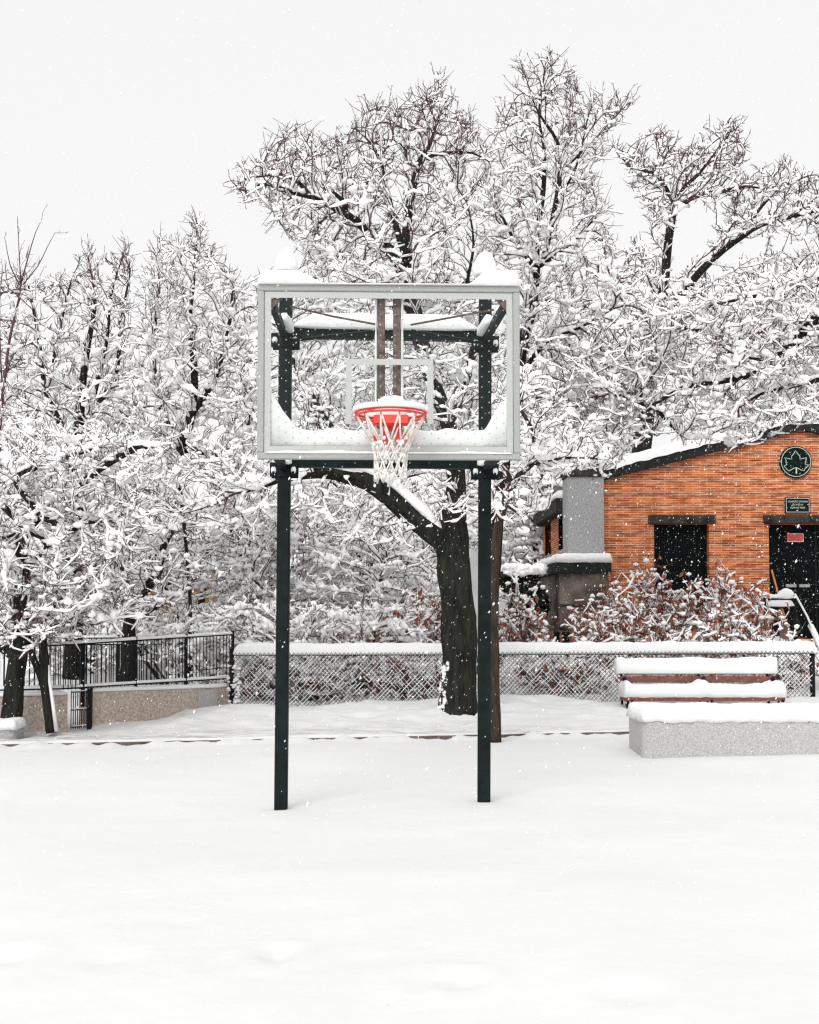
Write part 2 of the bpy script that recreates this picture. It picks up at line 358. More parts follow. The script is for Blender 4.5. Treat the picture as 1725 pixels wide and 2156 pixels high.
# ------------------------------------------------------------------ the hoop
HY = 8.1                                # board face depth
Xc = (819.5-862.5)/FPX*HY
hoop = thing('basketball_hoop', 'snow capped basketball hoop with framed glass backboard on two dark green posts', 'basketball hoop', (Xc, 9.0, .01))
BX0 = D(543, 780, HY).x; BX1 = D(1096, 780, HY).x
BZ1 = D(820, 600, HY).z; BZ0 = D(820, 967, HY).z
YAW = R(1.6); hc = ((BX0+BX1)/2, HY)
def yaw_all(mb, piv=hc, a=YAW):
    c, s_ = math.cos(a), math.sin(a)
    mb.v = [(piv[0]+(x-piv[0])*c-(y-piv[1])*s_, piv[1]+(x-piv[0])*s_+(y-piv[1])*c, z) for x, y, z in mb.v]
def yp(p, a=YAW, piv=hc):
    c, s_ = math.cos(a), math.sin(a); x, y, z = p
    return Vector((piv[0]+(x-piv[0])*c-(y-piv[1])*s_, piv[1]+(x-piv[0])*s_+(y-piv[1])*c, z))
FW = .046; IW = .047
bb = MB()
bb.bbox((BX0, HY, BZ1-FW), (BX1, HY+.05, BZ1), .006); bb.bbox((BX0, HY, BZ0), (BX1, HY+.05, BZ0+FW), .006)
bb.bbox((BX0, HY, BZ0+FW), (BX0+FW, HY+.05, BZ1-FW), .006); bb.bbox((BX1-FW, HY, BZ0+FW), (BX1, HY+.05, BZ1-FW), .006)
yaw_all(bb); board = part(bb, 'backboard', M['alu'], hoop)
def sub(mb, name, m, parent, smooth=False):
    yaw_all(mb); return mb.build(name, m, parent, smooth)
g = MB(); gx0, gx1, gz0, gz1 = BX0+FW, BX1-FW, BZ0+FW, BZ1-FW
g.box((gx0-.01, HY+.020, gz0-.01), (gx1+.01, HY+.0205, gz1+.01)); g.f = g.f[2:3]
gl = sub(g, 'glass_panel', M['glass'], board)
b = MB(); y0, y1 = HY+.012, HY+.0165
b.box((gx0+.004, y0, gz1-IW), (gx1-.004, y1, gz1-.004)); b.box((gx0+.004, y0, gz0+.004), (gx1-.004, y1, gz0+IW))
b.box((gx0+.004, y0, gz0+IW), (gx0+IW, y1, gz1-IW)); b.box((gx1-IW, y0, gz0+IW), (gx1-.004, y1, gz1-IW))
sub(b, 'border_marking', M['paintwhite'], board)
q = MB(); sx0, sx1 = D(728, 820, HY).x, D(913, 820, HY).x; sz1 = D(820, 755, HY).z; sz0 = sz1-.46; tk = .042
q.box((sx0, y0, sz1-tk), (sx1, y1, sz1)); q.box((sx0, y0, sz0), (sx0+tk, y1, sz1-tk)); q.box((sx1-tk, y0, sz0), (sx1, y1, sz1-tk)); 
sub(q, 'target_square', M['paintwhite'], board)
# corner gussets behind the glass
for sx in (0, 1):
    k = MB(); x = gx0+IW if sx == 0 else gx1-IW; d = .075 if sx == 0 else -.075
    k.prism([(x, gz1-IW), (x+d, gz1-IW), (x, gz1-IW-.075)] if sx == 0 else [(x, gz1-IW), (x, gz1-IW-.075), (x+d, gz1-IW)], HY+.03, HY+.045)
    sub(k, 'corner_gusset', M['rustpipe'], board)
# snow behind the glass, heaped along the bottom and up both corners
def prof(u):                             # display x -> top y of the heap
    px = 572+u*(1068-572)
    ya = 903+3*math.sin(u*40)+4*noise.noise(Vector((u*14, 0, 3)))
    if px < 640: t = (px-572)/68; ya = min(ya, 800+(t**.8)*108+3*noise.noise(Vector((u*50, 1, 1))))
    if px > 1005: t = (1068-px)/63; ya = min(ya, 836+22*t+max(0, t-.35)*95)
    return ya
sm = MB(); rings = []
N = 90
for i in range(N+1):
    u = i/N; x = gx0+.012+(gx1-gx0-.024)*u; zt = D(820, prof(u), HY).z; zb = gz0+.004
    zt = max(zt, zb+.05); th = .10+.03*noise.noise(Vector((u*9, 2, 2)))
    rings.append([(x, HY+.026, zb), (x, HY+.026, zt-.012), (x, HY+.036, zt), (x, HY+.03+th*.5, zt-.004), (x, HY+.02+th, zt-.03), (x, HY+.02+th, zb)])
sm.loft(rings); yaw_all(sm); part(sm, 'heaped_snow', M['snow'], hoop, True)
# snow on the frame top
sm = MB()
def top_h(u):
    px = 543+u*553; h = .012
    if px < 680: h = .095*(1-sstep(618, 690, px))+.012
    if px > 985: h = .105*sstep(985, 1030, px)+.012
    return h
snow_bar(sm, [(BX0, HY+.03, BZ1), (BX1, HY+.03, BZ1)], .055, top_h, n=14, seed=3, amp=.07, sag=.02, step=.015, tl=.35)
yaw_all(sm); part(sm, 'frame_snow', M['snow'], hoop, True)
sm = MB()   # thin snow on the inner lip of the lower frame
snow_bar(sm, [(gx0+.01, HY+.002, gz0-.004), (gx1-.01, HY+.002, gz0-.004)], .011, .014, n=8, seed=8, amp=.9, step=.012)
yaw_all(sm); part(sm, 'lip_snow', M['snow'], hoop, True)
# posts
PYL, PYR = 8.90, 9.0
def post_at(pxt, pxb, Y, ytop, ybot):
    t = D(pxt, ytop, Y); bt = D(pxb, ybot, Y); return t, bt
posts = []
for (pxt, pxb, Y, ytop, ybot) in ((603, 592, PYL, 573, 1699), (1022, 1019, PYR, 580, 1686)):
    t, bt = post_at(pxt, pxb, Y, ytop, ybot); hw = .0485; mb = MB(); rings = []
    for z, off in ((bt.z-.15, 0), (t.z, 0)):
        f = (z-bt.z)/(t.z-bt.z); cx = bt.x+(t.x-bt.x)*f; e = .010
        rings.append([(cx-hw+e, Y-hw, z), (cx+hw-e, Y-hw, z), (cx+hw, Y-hw+e, z), (cx+hw, Y+hw-e, z), (cx+hw-e, Y+hw, z), (cx-hw+e, Y+hw, z), (cx-hw, Y+hw-e, z), (cx-hw, Y-hw+e, z)])
    mb.loft(rings); p = part(mb, 'post', M['post'], hoop); posts.append((t, bt, Y))
    mb = MB(); rings = []                # tall cap of snow
    for f, r in ((0, .06), (.015, .088), (.06, .095), (.25, .094), (.5, .082), (.7, .066), (.86, .047), (.95, .028), (1, .006)):
        rings.append([(t.x+math.cos(a)*r*(1+.08*noise.noise(Vector((math.cos(a)*2, math.sin(a)*2, f*3+t.x)))), Y+math.sin(a)*r, t.z-.008+.20*f) for a in [2*math.pi*k/16 for k in range(16)]])
    mb.loft(rings); mb.build('snow_cap', M['snow'], p, True)
(tl, bl, _), (tr, br_, _) = posts
def pz(y): return D(820, y, 8.95).z
def px_at(side, z):
    t, bt, Y = posts[side]; f = (z-bt.z)/(t.z-bt.z); return bt.x+(t.x-bt.x)*f, Y
for (za, zb, snow) in ((pz(716), pz(694), 1), (pz(986), pz(966), 0)):
    mb = MB(); xa, ya = px_at(0, za); xb, yb = px_at(1, za); c = MB()
    rings = [[(x, y-.03, za), (x, y-.03, zb), (x, y+.03, zb), (x, y+.03, za)] for x, y in ((xa+.049, ya), (xb-.049, yb))]
    mb.loft(rings); part(mb, 'crossbeam', M['post'], hoop)
    if snow:
        mb = MB(); snow_bar(mb, [(xa+.05, ya, zb), (xb-.05, yb, zb)], .075, lambda u: .12*min(1, .15+min(u, 1-u)*7), n=12, seed=5, amp=.12, sag=.08, step=.03)
        part(mb, 'beam_snow', M['snow'], hoop, True)
# brackets with oval bolt slots, arms to the board corners
for side, sgn in ((0, -1), (1, 1)):
    for zc, up in ((pz(722), 1), (pz(992), 0)):
        x, Y = px_at(side, zc); mb = MB()
        for yy in (Y-.058, Y+.050):
            for (a, b_) in (((x-.105, yy, zc-.055), (x+.105, yy+.008, zc+.055)),):
                mb.bbox(a, b_, .003)
        for dx in (-.075, .075):
            for dz in (-.025, .03):
                mb.tube([(x+dx, Y-.075, zc+dz), (x+dx, Y-.05, zc+dz)], .011, 8)
        br = part(mb, 'bracket', M['post'], hoop)
        mb = MB()
        for dx in (-.075, .078): 
            for k in range(1): 
                rings = [[(x+dx+math.cos(a)*.02, yy, zc-.005+math.sin(a)*.03) for a in [2*math.pi*j/10 for j in range(10)]] for yy in (Y-.072, Y-.064)]
                mb.loft(rings)
        mb.build('bolt_snow', M['snow'], br, True)
        # arm: from the post bracket forward to the board's corner
        bx = BX0+.10 if side == 0 else BX1-.10; bz = (gz1-.085) if up else (gz0+.03)
        B = yp((bx, HY+.06, bz)); A = Vector((x, Y-.05, zc+.03)); d = (B-A)
        mb = MB(); hw = .022; hh = .03
        sdv = d.cross(Vector((0, 0, 1))).normalized(); uv = sdv.cross(d).normalized()
        mb.loft([[p-sdv*hw-uv*hh, p+sdv*hw-uv*hh, p+sdv*hw+uv*hh, p-sdv*hw+uv*hh] for p in (A, B)])
        part(mb, 'support_arm', M['post'], hoop)
        if up:
            mb = MB(); snow_bar(mb, [A+uv*hh+Vector((-sgn*.045, 0, 0)), (A+uv*hh).lerp(B+uv*hh, .42)+Vector((-sgn*.02, 0, 0))], .035, .075, n=10, seed=side*4+1, amp=.25, step=.03)
            part(mb, 'arm_snow', M['snow'], hoop, True)
        else:
            mb = MB(); snow_bar(mb, [(x-sgn*.01, Y-.12, zc+.05), (x-sgn*.02, Y+.02, zc+.05)], .05, .08, n=10, seed=side*4+2, amp=.15, step=.02)
            part(mb, 'arm_snow', M['snow'], hoop, True)
# thin brace rods
cx = Xc+.02
rod = MB(); rod.tube([D(612, 645, 8.2), D(700, 666, 8.27), D(792, 683, 8.32)], .0075, 6); part(rod, 'tie_rod', M['rustpipe'], hoop)
rod = MB(); rod.tube([D(1040, 652, 8.2), D(865, 684, 8.32)], .0075, 6); part(rod, 'tie_rod', M['rustpipe'], hoop)
rod = MB(); rod.tube([D(612, 717, 8.8), D(800, 697, 8.32)], .014, 6); part(rod, 'tie_rod', M['post'], hoop)
rod = MB(); rod.tube([D(1006, 721, 8.85), D(868, 697, 8.32)], .014, 6); part(rod, 'tie_rod', M['post'], hoop)
# two upright struts behind the glass
for pa, off in ((803, -1), (836, 1)):
    x0 = D(pa-8, 700, 8.19).x; x1 = D(pa+8, 700, 8.19).x; mb = MB()
    mb.bbox((x0, 8.17, D(820, 905, 8.19).z), (x1, 8.22, gz1-.01), .004)
    st = part(mb, 'upright_strut', M['rustpipe'], hoop)
    mb = MB(); xs_ = x0-.010 if off < 0 else x1+.010
    rings = []
    for i in range(40):
        z = D(820, 900, 8.19).z+(gz1-.02-D(820, 900, 8.19).z)*i/39; ww = .009+.006*noise.noise(Vector((z*9, pa, 0)))
        rings.append([(xs_+math.cos(a)*ww, 8.19+math.sin(a)*.03, z) for a in [2*math.pi*k/8 for k in range(8)]])
    mb.loft(rings); mb.build('strut_snow', M['snow'], st, True)
# rim
RY = HY-.08-.2286; RZ = D(820, 855, RY-.22).z-.008; RX = D(823, 860, RY).x
mb = MB(); ring = lambda r, z, n=48: [(RX+math.cos(2*math.pi*i/n)*r, RY+math.sin(2*math.pi*i/n)*r, z) for i in range(n)]
mb.tube(ring(.236, RZ), .0105, 8, closed=True); mb.tube(ring(.236, RZ-.022), .008, 8, closed=True)
for i in range(12):                      # net loops
    a = 2*math.pi*(i+.5)/12; c, s_ = math.cos(a), math.sin(a)
    mb.tube([(RX+c*(.236+dr), RY+s_*(.236+dr), RZ-.022-dz) for dr, dz in ((-.004, .005), (-.006, .022), (.008, .022), (.004, .005))], .0035, 5)
rim = part(mb, 'rim', M['rim'], hoop, True)
mb = MB()                                # mounting plate and prongs
py = HY-.002
mb.bbox((RX-.13, RY+.19, RZ-.045), (RX+.13, py-.02, RZ-.012), .004)
mb.bbox((RX-.12, RY+.163, RZ-.042), (RX+.12, RY+.172, RZ+.016), .002)
mb.prism([(RX-.075, RZ-.03), (RX+.075, RZ-.03), (RX+.085, RZ-.15), (RX+.03, RZ-.17), (RX+.02, RZ-.08), (RX-.015, RZ-.08), (RX-.025, RZ-.17), (RX-.085, RZ-.15)], py-.03, py-.004)
mb.prism([(RX-.15, RZ-.12), (RX-.10, RZ-.10), (RX-.09, RZ-.165), (RX-.13, RZ-.165)], py-.02, py-.004)
mb.prism([(RX+.09, RZ-.10), (RX+.16, RZ-.10), (RX+.13, RZ-.165), (RX+.10, RZ-.165)], py-.02, py-.004)
mb.build('mounting_plate', M['rim'], rim)
mb = MB()                                # snow on the rim and the plate
def rim_sn(a0, a1):
    pts = [(RX+math.cos(a0+(a1-a0)*i/40)*.238, RY+math.sin(a0+(a1-a0)*i/40)*.238, RZ+.006) for i in range(41)]
    return pts
snow_bar(mb, rim_sn(R(-200), R(20)), .022, .034, n=8, seed=2, amp=.35, step=.02)
snow_bar(mb, rim_sn(R(20), R(160)), .024, .03, n=8, seed=4, amp=.35, step=.02)
k = MB(); snow_slab(mb, RX-.105, RX+.105, RY+.175, HY-.008, RZ+.004, .165, over=.008, res=.012, amp=.12)
mb.build('rim_snow', M['snow'], rim, True)
# net: 12 loops, straight upper strands then two rows of diamonds
mb = MB(); rnd = random.Random(5)
def npt(i, z, r, tw=0):
    a = 2*math.pi*(i+tw)/12
    return Vector((RX+math.cos(a)*r, RY+math.sin(a)*r, z))
levels = [(0, .232), (-.20, .135), (-.27, .112), (-.34, .103), (-.41, .105), (-.465, .11)]
for i in range(12):
    top = npt(i+.5, RZ-.03, .232)
    for sg in (-1, 1):
        st_ = top.copy(); pr = 0
        pts = [st_]
        for li in range(1, len(levels)):
            off = .5 if li % 2 == 1 else 0
            idx = i+.5+ (sg*.5 if li % 2 == 1 else 0)
            z, r = levels[li]
            jr = rnd.uniform(-.006, .006)
            pts.append(npt(idx, RZ+z+rnd.uniform(-.008, .008), r+jr))
        for a, b_ in zip(pts[:-1], pts[1:]):
            mid = a.lerp(b_, .5)+Vector((0, 0, -.004))
            w_ = .0068 if a is pts[0] else .0058
            mb.tube([a, mid, b_], [w_, w_*.95, w_], 5)
net = part(mb, 'net', M['net'], hoop, True)
mb = MB()                                # snow caught in the net
import bmesh
def ico(sub_=1):
    bm = bmesh.new(); bmesh.ops.create_icosphere(bm, subdivisions=sub_, radius=1)
    v = np.array([p.co[:] for p in bm.verts]); f = np.array([[q.index for q in fc.verts] for fc in bm.faces]); bm.free(); return v, f
ICO1, ICOF1 = ico(1); ICO2, ICOF2 = ico(2)
def blob(mb, p, r, sq=.8, seed=0, hi=False):
    v, f = (ICO2, ICOF2) if hi else (ICO1, ICOF1); p = Vector(p); vs_ = []
    for q in v:
        n_ = 1+.35*noise.noise(Vector(q)*1.7+Vector((seed, seed*.7, p.x*9)))
        vs_.append((p.x+q[0]*r*n_, p.y+q[1]*r*n_, p.z+q[2]*r*n_*sq))
    mb.add(vs_, [tuple(int(i) for i in t) for t in f])
for k_ in range(120):
    li = rnd.randrange(1, len(levels)); z, r = levels[li]; z += rnd.uniform(-.03, .03)
    blob(mb, npt(rnd.uniform(0, 12), RZ+z, r+rnd.uniform(-.004, .004)), rnd.uniform(.006, .014), 1.3, k_)
mb.build('net_snow', M['snow'], net, True)

# ------------------------------------------------------------------ concrete block, bench, fences
def block(name, label, x0, x1, y0, y1, zt, ns, sh, m=M['concrete'], rot=0):
    t = thing(name, label, 'concrete block', ((x0+x1)/2, (y0+y1)/2, gz((x0+x1)/2, y0)))
    r = .09; rings = []
    for z in (gz(x0, y0)-.15, zt-.012, zt):
        i = 0 if z < zt else .012; ring_ = []
        for (cx_, cy_, a0) in ((x1-r, y0+r, -90), (x1-r, y1-r, 0), (x0+r, y1-r, 90), (x0+r, y0+r, 180)):
            for s_ in range(6): a = R(a0+s_*18); ring_.append((cx_+math.cos(a)*(r-i), cy_+math.sin(a)*(r-i), z))
        rings.append(ring_)
    mb = MB(); mb.loft(rings); part(mb, 'base', m, t)
    mb = MB(); snow_slab(mb, x0, x1, y0, y1, zt, sh, over=.012, res=.025, seed=ns, amp=.34, drop=.035); part(mb, 'snow', M['snow'], t, True)
    return t
A = D(1327, 1513, 12.1); A.z = D(1350, 1513, 11.45).z
block('concrete_block', 'long grey concrete block under a thick rounded slab of snow in front of the bench', A.x, A.x+4.2, 11.45, 12.25, A.z, 1, .085)
A = D(38, 1532, 14.05)
block('concrete_block', 'low dark concrete stub with snow slab at the foot of the left trunk', A.x-1.6, A.x, 13.95, 14.35, gz(A.x, 14)+.15, 7, .075, M['concrete_pillar'])

def bench():
    X0, X1 = 2.885, 5.02; zg = gz(3.8, 15.8)
    t = thing('park_bench', 'wooden slat park bench buried under thick snow in front of the chain link fence', 'bench', ((X0+X1)/2, 15.85, zg))
    zs = D(1400, 1466, 15.6).z                  # seat slat top front
    mb = MB()
    for k_ in range(4): mb.bbox((X0, 15.6+k_*.115, zs-.066+k_*-.004), (X1, 15.6+k_*.115+.095, zs+k_*-.004), .006)
    part(mb, 'seat', M['benchwood'], t)
    mb = MB(); zb = D(1400, 1437, 16.06).z
    for k_ in range(3): 
        y = 16.08+k_*.035; z = zb+k_*.11
        mb.bbox((X0+.02, y, z), (X1+.0, y+.03, z+.085), .006)
    part(mb, 'backrest', M['benchwood'], t)
    for x in (X0+.04, (X0+X1)/2+.04, X1-.08):
        mb = MB()
        mb.tube([(x, 15.66, zs-.05), (x, 15.64, zs+.04), (x, 15.68, zs+.10), (x, 15.8, zs+.12), (x, 16.08, zs+.12)], .017, 8)   # arm loop
        mb.tube([(x, 16.08, zs-.32), (x, 16.06, zs+.1), (x, 16.18, zs+.42)], .018, 6)
        mb.tube([(x, 15.62, zs-.33), (x, 15.68, zs-.15), (x, 15.62, zs-.05), (x, 16.06, zs-.06)], .019, 6)
        mb.tube([(x+.045, 15.60+.03*math.cos(a), zs-.085+.03*math.sin(a)) for a in [2*math.pi*i/12 for i in range(12)]], .014, 6, closed=True)
        mb.tube([(x-.02, 15.86, zs+.19), (x, 15.85, zs+.22), (x+.0, 15.86, zs+.25)], [.03, .032, .02], 8)
        part(mb, 'iron_frame', M['iron'], t, True)
    mb = MB(); mb.tube([(X0+.05, 15.9, zs-.14), (X1-.06, 15.9, zs-.14)], .01, 6); part(mb, 'stretcher', M['benchwood'], t)
    mb = MB()
    def hs(u, v):
        e = math.exp(-((u-.5)/.035)**2)+math.exp(-((u-.02)/.03)**2)+math.exp(-((u-.965)/.05)**2)
        return 1+.42*e
    snow_slab(mb, X0-.02, X1+.03, 15.585, 16.06, zs-.002, .145, over=.002, res=.022, seed=4, amp=.13, hf=hs, drop=.012); part(mb, 'seat_snow', M['snow'], t, True)
    # snow stuck over the back: a standing slab
    mb = MB(); ztp = D(1400, 1381, 16.12).z; zlo = zb+.02; rings = []; n = 70
    for i in range(n+1):
        u = i/n; x = X0-.03+(X1-X0+.085)*u; e = min(1, min(u, 1-u)*n/1.3+.25); e = math.sqrt(max(0, 1-(1-e)**2))
        nn = noise.noise(Vector((x*2.2, 3, 1))); top = ztp-.03+.03*nn+(.022 if min(u, 1-u) < .05 else 0)+.02*math.exp(-((u-.5)/.03)**2)-.05*math.exp(-((u-.497)/.008)**2)
        top = zlo+.08+(top-zlo-.08)*(.75+.25*e); yf = 16.03-.0*nn
        rings.append([(x, 16.15-(.09+.02*nn)*e, zlo+.098), (x, 16.15-.115*e, zlo+.115), (x, 16.16-.10*e+.012*nn, top-.03), (x, 16.16-.07*e, top-.004), (x, 16.2, top), (x, 16.2+.06*e, top-.015), (x, 16.2+.09*e, top-.06), (x, 16.2+.06*e, zlo+.1)])
    mb.loft(rings); part(mb, 'back_snow', M['snow'], t, True)
bench()

def chain_fence():
    Y = 16.8; X0 = D(488, 1400, Y).x; X1 = D(1712, 1400, Y).x
    t = thing('chain_link_fence', 'low chain link fence with a thick ridge of snow on its top rail', 'fence', ((X0+X1)/2, Y, gz(2, Y)))
    z0a, z1a = D(488, 1492, Y).z-.04, D(488, 1376, Y).z; z0b, z1b = D(1712, 1476, Y).z-.04, D(1712, 1372, Y).z
    zt = lambda x: z1a+(z1b-z1a)*(x-X0)/(X1-X0)
    zb = lambda x: min(gz(x, Y, True), z0a+(z0b-z0a)*(x-X0)/(X1-X0))-.02
    mb = MB(); mb.tube([(X0, Y, zt(X0)-.02), (X1, Y, zt(X1)-.02)], .013, 8); part(mb, 'top_rail', M['iron'], t, True)
    for x in (X0, X1):
        mb = MB(); r = .03 if 0 < abs(x-X0) and abs(x-X1) > .1 else .038
        mb.tube([(x, Y+.03, zb(x)-.1), (x, Y+.03, zt(x)+(.05 if r > .035 else -.02))], r, 10)
        if r > .035: mb.tube([(x, Y+.03, zt(x)+.05), (x, Y+.03, zt(x)+.075), (x, Y+.03, zt(x)+.09)], [.044, .04, .01], 10)
        part(mb, 'post', M['iron'], t, True)
    # wires
    s_ = .060; W = MB(); S = MB(); n = int((X1-X0)/s_)+14
    A_, B_, RA = [], [], []
    for sg in (1, -1):
        for k_ in range(-14, n+14):
            x0 = X0+k_*s_; pa = None; seg = 9
            H = .80
            for q_ in range(seg+1):
                f = q_/seg; x = x0+sg*H*.95*f
                if x < X0+.0 or x > X1: pa = None; continue
                z = zt(x)+.012-H*f
                if z < zb(x)-.03: pa = None; continue
                p = (x, Y+sg*.003+.004*noise.noise(Vector((x*3, z*3, 1))), z)
                if pa is not None: A_.append(pa); B_.append(p)
                pa = p
    A_ = np.array(A_); B_ = np.array(B_)
    V, F = np_tubes(A_, B_, np.full(len(A_), .0034), np.full(len(A_), .0034), 4)
    mesh_np('mesh_panel', V, F, M['iron'], t)
    rs = np.random.RandomState(3); keep = rs.rand(len(A_)) < .66
    # snow lying on the wires, dense low on the fence
    A2 = A_[keep]+[0, -.001, .012]; B2 = B_[keep]+[0, -.001, .012]; r = rs.uniform(.0035, .0078, len(A2))
    V, F = np_tubes(A2, B2, r, r*rs.uniform(.5, 1.1, len(r)), 5)
    mesh_np('mesh_snow', V, F, M['snow'], t)
    # twisted knuckle ends above the rail
    mb = MB()
    for k_ in range(int((X1-X0)/s_)+1):
        x = X0+k_*s_; mb.tube([(x-.026, Y-.05, zt(x)-.034), (x, Y-.06, zt(x)+.014), (x+.026, Y-.05, zt(x)-.034)], .0048, 5)
    part(mb, 'wire_knuckles', M['iron'], t)
    mb = MB(); snow_bar(mb, [(X0+.03, Y, zt(X0)+.004), (X1+.06, Y, zt(X1)+.004)], .055, .145, n=12, seed=6, amp=.13, sag=.2, step=.035)
    part(mb, 'rail_snow', M['snow'], t, True)
    mb = MB()
    for k_ in range(60):                 # clots on the left end post
        z = zb(X0)+random.Random(k_).random()*.7
        blob(mb, (X0+random.Random(k_+99).uniform(-.05, .12), Y+random.Random(k_+7).uniform(-.04, .03), z), random.Random(k_+3).uniform(.015, .04), .7, k_)
    part(mb, 'post_snow', M['snow'], t, True)

def np_tubes(A, B, ra, rb, K):
    d = B-A; L_ = np.linalg.norm(d, axis=1, keepdims=True)+1e-9; d = d/L_
    ref = np.where(np.abs(d[:, 2:3]) < .9, np.array([[0, 0, 1.]]), np.array([[1., 0, 0]]))
    u = np.cross(d, ref); u /= np.linalg.norm(u, axis=1, keepdims=True)+1e-9; v = np.cross(d, u)
    ang = np.arange(K)*2*np.pi/K; c, s_ = np.cos(ang)[None, :, None], np.sin(ang)[None, :, None]
    dirs = u[:, None, :]*c+v[:, None, :]*s_
    V = np.stack([A[:, None, :]+dirs*ra[:, None, None], B[:, None, :]+dirs*rb[:, None, None]], 1)   # N,2,K,3
    N = len(A); base = (np.arange(N)*2*K)[:, None]; k = np.arange(K); k2 = (k+1) % K
    F = np.stack([base+k, base+k2, base+k2+K, base+k+K], -1).reshape(-1, 4)
    return V.reshape(-1, 3), [F]
chain_fence()

def picket_fence(name, label, pts, zb, zt, sp, pr, rails, posts_, snow=True, group=None):
    """pts: ground line (x,y); zb/zt functions of the run give bottom and top"""
    t = thing(name, label, 'fence', (pts[0][0], pts[0][1], zb(0)-.05), group)
    Ls = [math.dist(a, b_) for a, b_ in zip(pts[:-1], pts[1:])]; T = sum(Ls)
    def at(s_):
        for (a, b_), l_ in zip(zip(pts[:-1], pts[1:]), Ls):
            if s_ <= l_ or (a, b_) == (pts[-2], pts[-1]): f = s_/l_; return a[0]+(b_[0]-a[0])*f, a[1]+(b_[1]-a[1])*f
            s_ -= l_
    A_, B_ = [], []
    n = int(T/sp)
    for i in range(n+1):
        s_ = i*sp; x, y = at(s_); A_.append((x, y, zb(s_/T)-.02)); B_.append((x, y, zt(s_/T)+(.03 if rails == 'double' else 0)))
    A_, B_ = np.array(A_), np.array(B_); V, F = np_tubes(A_, B_, np.full(len(A_), pr), np.full(len(A_), pr), 4); o = mesh_np('pickets', V, F, M['iron'], t, False)
    mb = MB(); m2 = MB(); q = 14
    hs_ = [(0, zb), (1, zt)]
    rl = [zb, zt] if rails != 'double' else [zb, zt, lambda u: zt(u)-.11]
    for fn in rl:
        P = [(*at(T*i/q), fn(i/q)) for i in range(q+1)]
        mb.tube(P, .012, 4); snow_bar(m2, [(x, y, z+.012) for x, y, z in P], .024, .034, n=8, seed=zb(0)*9+len(P), amp=.3, step=.04)
    part(mb, 'rail', M['iron'], t); part(m2, 'rail_snow', M['snow'], t, True)
    for i in range(posts_+1):
        x, y = at(T*i/posts_); u = i/posts_; mb = MB(); mb.bbox((x-.022, y-.022, zb(u)-.25), (x+.022, y+.022, zt(u)+.05), .004); part(mb, 'post', M['iron'], t)
    return t
# tan retaining walls and the fence standing on them
WL = [(-6.6, 14.35), (-4.38, 14.95)]; WR = [(-4.22, 15.35), (-3.2, 16.4), (-2.62, 17.05)]
def wall_run(name, label, pts, zt, th, m, mid=None):
    t = thing(name, label, 'low wall', (pts[0][0], pts[0][1], gz(*pts[0]))); tag(t, kind='thing')
    mb = MB(); rings = []; N_ = 24
    def line(u):
        Ls = [math.dist(a, b_) for a, b_ in zip(pts[:-1], pts[1:])]; s_ = u*sum(Ls)
        for i, l_ in enumerate(Ls):
            if s_ <= l_ or i == len(Ls)-1: f = s_/l_; return Vector((pts[i][0]+(pts[i+1][0]-pts[i][0])*f, pts[i][1]+(pts[i+1][1]-pts[i][1])*f, 0)), (Vector(pts[i+1])-Vector(pts[i])).normalized()
            s_ -= l_
    P = []
    for i in range(N_+1):
        p, d = line(i/N_); nrm = Vector((-d.y, d.x, 0)); P.append(p+nrm*th/2)
        z0 = gz(p.x, p.y)-.2; z1 = zt(i/N_)
        rings.append([p+Vector((0, 0, z0)), p+Vector((0, 0, z1-.015)), p+nrm*.015+Vector((0, 0, z1)), p+nrm*th+Vector((0, 0, z1)), p+nrm*th+Vector((0, 0, z0))])
    mb.loft(rings); part(mb, 'wall_body', m, t)
    mb = MB(); snow_bar(mb, [(p.x, p.y, zt(i/N_)) for i, p in enumerate(P)], th/2+.015, .055, n=12, seed=pts[0][0], amp=.2, step=.05); part(mb, 'snow_cover', M['snow'], t, True)
    return t
wall_run('retaining_wall', 'low tan concrete wall behind the two leaning left trunks', WL, lambda u: .39+.02*u, .22, M['tanwall'])
wr = wall_run('retaining_wall', 'low tan concrete wall between the small gate and the chain link fence', WR, lambda u: .42-.05*u, .22, M['tanwall'])
mb = MB(); mb.box((-3.00, 16.60, .1), (-2.66, 16.62, .345), R(48.5), (-3.0, 16.6)); part(mb, 'cement_patch', M['concrete'], wr)
FP = [(-6.6, 14.45), (-4.4, 15.08), (-4.15, 15.45), (-3.2, 16.5), (-2.6, 17.15)]
picket_fence('picket_fence', 'black iron picket fence standing on the low tan walls', FP, lambda u: .47+.02*u, lambda u: .97+.16*u, .06, .006, 'single', 6)
F2 = [(-7.5, 19.8), (-1.3, 20.6)]
picket_fence('picket_fence', 'farther taller iron picket fence with double snowy top rail behind the wall fence', F2, lambda u: .15, lambda u: 1.0+.02*u, .085, .009, 'double', 5)
